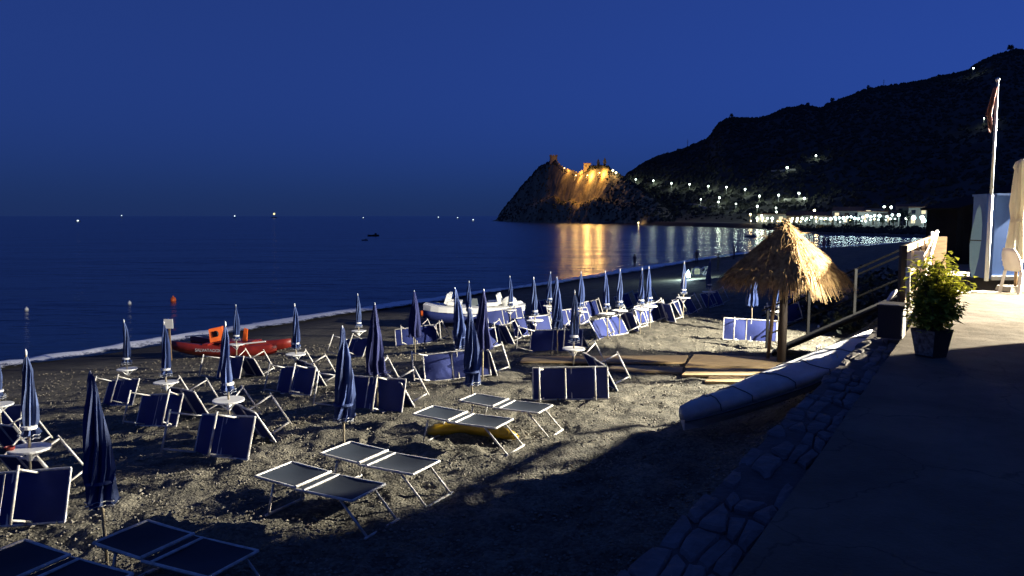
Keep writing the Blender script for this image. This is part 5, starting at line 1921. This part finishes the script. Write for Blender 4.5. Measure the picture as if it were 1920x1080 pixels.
def fishing(label, px, py, D, m_, r):
    p = at_y(px, py, D)
    t_ = thing('fishing_boat', label, 'boat', (p.x, D, SEA), (0, 0, R(15)), 'lit fishing boats on the horizon')
    L = r * 5
    secs = []
    for i in range(7):
        u = -1 + 2 * i / 6
        w = L * 0.16 * (1 - abs(u) ** 2.5) + 0.05
        secs.append([(u * L / 2, -w * .5, -0.3), (u * L / 2, w * .5, -0.3), (u * L / 2, w, L * 0.13 + 0.2 * u * u), (u * L / 2, -w, L * 0.13 + 0.2 * u * u)])
    loft(secs).build('hull', M['darkwood'], t_)
    h = max(L * 0.2, p.z - SEA)
    MB().tube([(0, 0, 0), (0, 0, h)], r * 0.12, 5).build('mast', M['steel'], t_)
    MB().blob((0, 0, h), r, 1).build('lantern', M[m_], t_, True)
fishing('fishing boat with a white lantern, closest to the left edge', 146, 416, 800, 'boatcool', 1.0)
fishing('far boat with a white lantern between the left ones and the yellow one', 440, 405, 2200, 'boatcool', 1.7)
fishing('far faint boat at the left part of the horizon', 228, 404, 2600, 'boatcool', 1.5)
fishing('far boat with a wide yellow lantern on the horizon', 514, 401, 2200, 'boatwarm', 3.2)
fishing('boat light left of the headland, farthest from it', 822, 407, 1900, 'boatcool', 1.1)
fishing('boat light left of the headland, middle of three', 858, 408, 1700, 'boatcool', 1.0)
fishing('boat light left of the headland, closest to it', 887, 412, 900, 'boatcool', 0.7)
fishing('faint boat light above the moored dark boat', 681, 408, 1700, 'boatcool', 0.9)

# ================================================================== people and the lantern by the water
def person(label, p, yaw, top_m, h=1.7, pose=0):
    t_ = thing('person', label, 'person', p, (0, 0, R(yaw)), 'people at the water edge')
    k = h / 1.7
    V_ = [(0, 0, .95, .13), (0, 0, 1.15, .12), (0, 0, 1.38, .15), (0, 0, 1.50, .06), (0, 0, 1.60, .095), (0, -.01, 1.68, .06),
          (-.09, 0, .88, .095), (-.10, -.02 - .1 * pose, .48, .06), (-.10, .03 - .05 * pose, .08, .04), (-.10, -.10 - .05 * pose, .035, .035),
          (.09, 0, .88, .095), (.11, -.02 + .1 * pose, .48, .06), (.11, .05 + .15 * pose, .08, .04), (.11, -.08 + .15 * pose, .035, .035),
          (-.19, 0, 1.40, .06), (-.24, .02, 1.12, .042), (-.22, -.08, .88, .03), (-.22, -.12, .80, .028),
          (.19, 0, 1.40, .06), (.24, .02, 1.12, .042), (.22, -.08, .88, .03), (.22, -.12, .80, .028)]
    E_ = [(0, 1), (1, 2), (2, 3), (3, 4), (4, 5), (0, 6), (6, 7), (7, 8), (8, 9), (0, 10), (10, 11), (11, 12), (12, 13), (2, 14), (14, 15), (15, 16), (16, 17), (2, 18), (18, 19), (19, 20), (20, 21)]
    me = bpy.data.meshes.new('body')
    me.from_pydata([(x * k, y * k, z * k) for x, y, z, r in V_], E_, [])
    o = link('body', me, t_)
    md = o.modifiers.new('skin', 'SKIN')
    for i, v in enumerate(me.skin_vertices[0].data):
        v.radius = (V_[i][3] * k, V_[i][3] * k)
        v.use_root = (i == 0)
    o.modifiers.new('sub', 'SUBSURF').levels = 1
    me.materials.append(top_m)
    MB().lathe([(0.02, 1.42 * k), (0.105 * k, 1.60 * k), (0.10 * k, 1.68 * k), (0.02, 1.735 * k)], 10, (0, 0.015, 0)).build('hair', M['black'], t_, True)
def far_person(label, px, py, top_m, yaw, h=1.7, pose=0):
    p = ground(px, py)
    person(label, p, yaw, top_m, h, pose)
far_person('dark figure standing at the water edge right of the orange glow', 1190, 503, M['cloth_dark'], 20, 1.7, 0.6)
far_person('dark figure standing in the shallows above the lantern', 1306, 495, M['cloth_dark'], -40, 1.7)
far_person('dark figure at the water edge left of the thatched roof', 1376, 486, M['cloth_dark'], 70, 1.75, 0.5)
far_person('dark figure just right of the white lantern', 1346, 508, M['cloth_dark'], 100, 1.6)
far_person('figure in pink beside the lit far shore, right of the thatched roof', 1544, 471, M['cloth_pink'], 10, 1.75)
far_person('figure in dark clothes walking beside the one in pink', 1553, 469, M['cloth_dark'], -20, 1.75, 0.7)

p = ground(1290, 524)
ln = thing('beach_lantern', 'glaring white lantern standing on the dark sand near the water', 'lantern', p)
MB().lathe([(0.16, 0), (0.16, 0.10), (0.10, 0.14)], 12).build('base', M['black'], ln)
MB().lathe([(0.10, 0.14), (0.20, 0.22), (0.20, 0.45), (0.10, 0.5)], 12).build('globe', M['lampcool'], ln, True)
MB().tube([(-0.18, 0, 0.45), (0, 0, 0.72), (0.18, 0, 0.45)], 0.015, 6).build('handle', M['steel'], ln)
l = bpy.data.lights.new('lantern_light', 'POINT')
l.energy = 900
l.color = (0.7, 0.98, 1.0)
l.shadow_soft_size = 0.18
lo = bpy.data.objects.new('lantern_light', l)
COL.objects.link(lo)
lo.parent = ln
lo.location = (0, 0, 0.75)
p = ground(1308, 524)
ct = thing('beach_cart', 'white two-wheeled beach cart lit by the lantern beside it', 'cart', p, (0, 0, R(12)))
MB().box((0, 0, 0.34), (1.25, 0.55, 0.10)).build('tray', M['white'], ct)
for x in (-0.22, 0.42):
    w_ = MB()
    pts = [(x + 0.33 * math.cos(a), -0.34, 0.62 + 0.33 * math.sin(a)) for a in [2 * math.pi * k / 20 for k in range(21)]]
    w_.tube(pts, 0.06, 6, False)
    w_.tube([(x - 0.32, -0.34, 0.62), (x + 0.32, -0.34, 0.62)], 0.02, 5)
    w_.tube([(x, -0.34, 0.30), (x, -0.34, 0.94)], 0.02, 5)
    w_.build('wheel', M['white'], ct)
MB().tube([(0.55, 0.2, 0.4), (0.85, 0.2, 0.95), (0.85, -0.2, 0.95), (0.55, -0.2, 0.4)], 0.03, 6).build('handle', M['white'], ct)
MB().box((-0.05, 0.12, 0.62), (0.9, 0.25, 0.45), None, 0.8).build('load', M['canvas'], ct)

# whatever carries a category is a thing of its own
for o in bpy.data.objects:
    if o.parent is None and 'category' in o and 'kind' not in o:
        o['kind'] = 'thing'
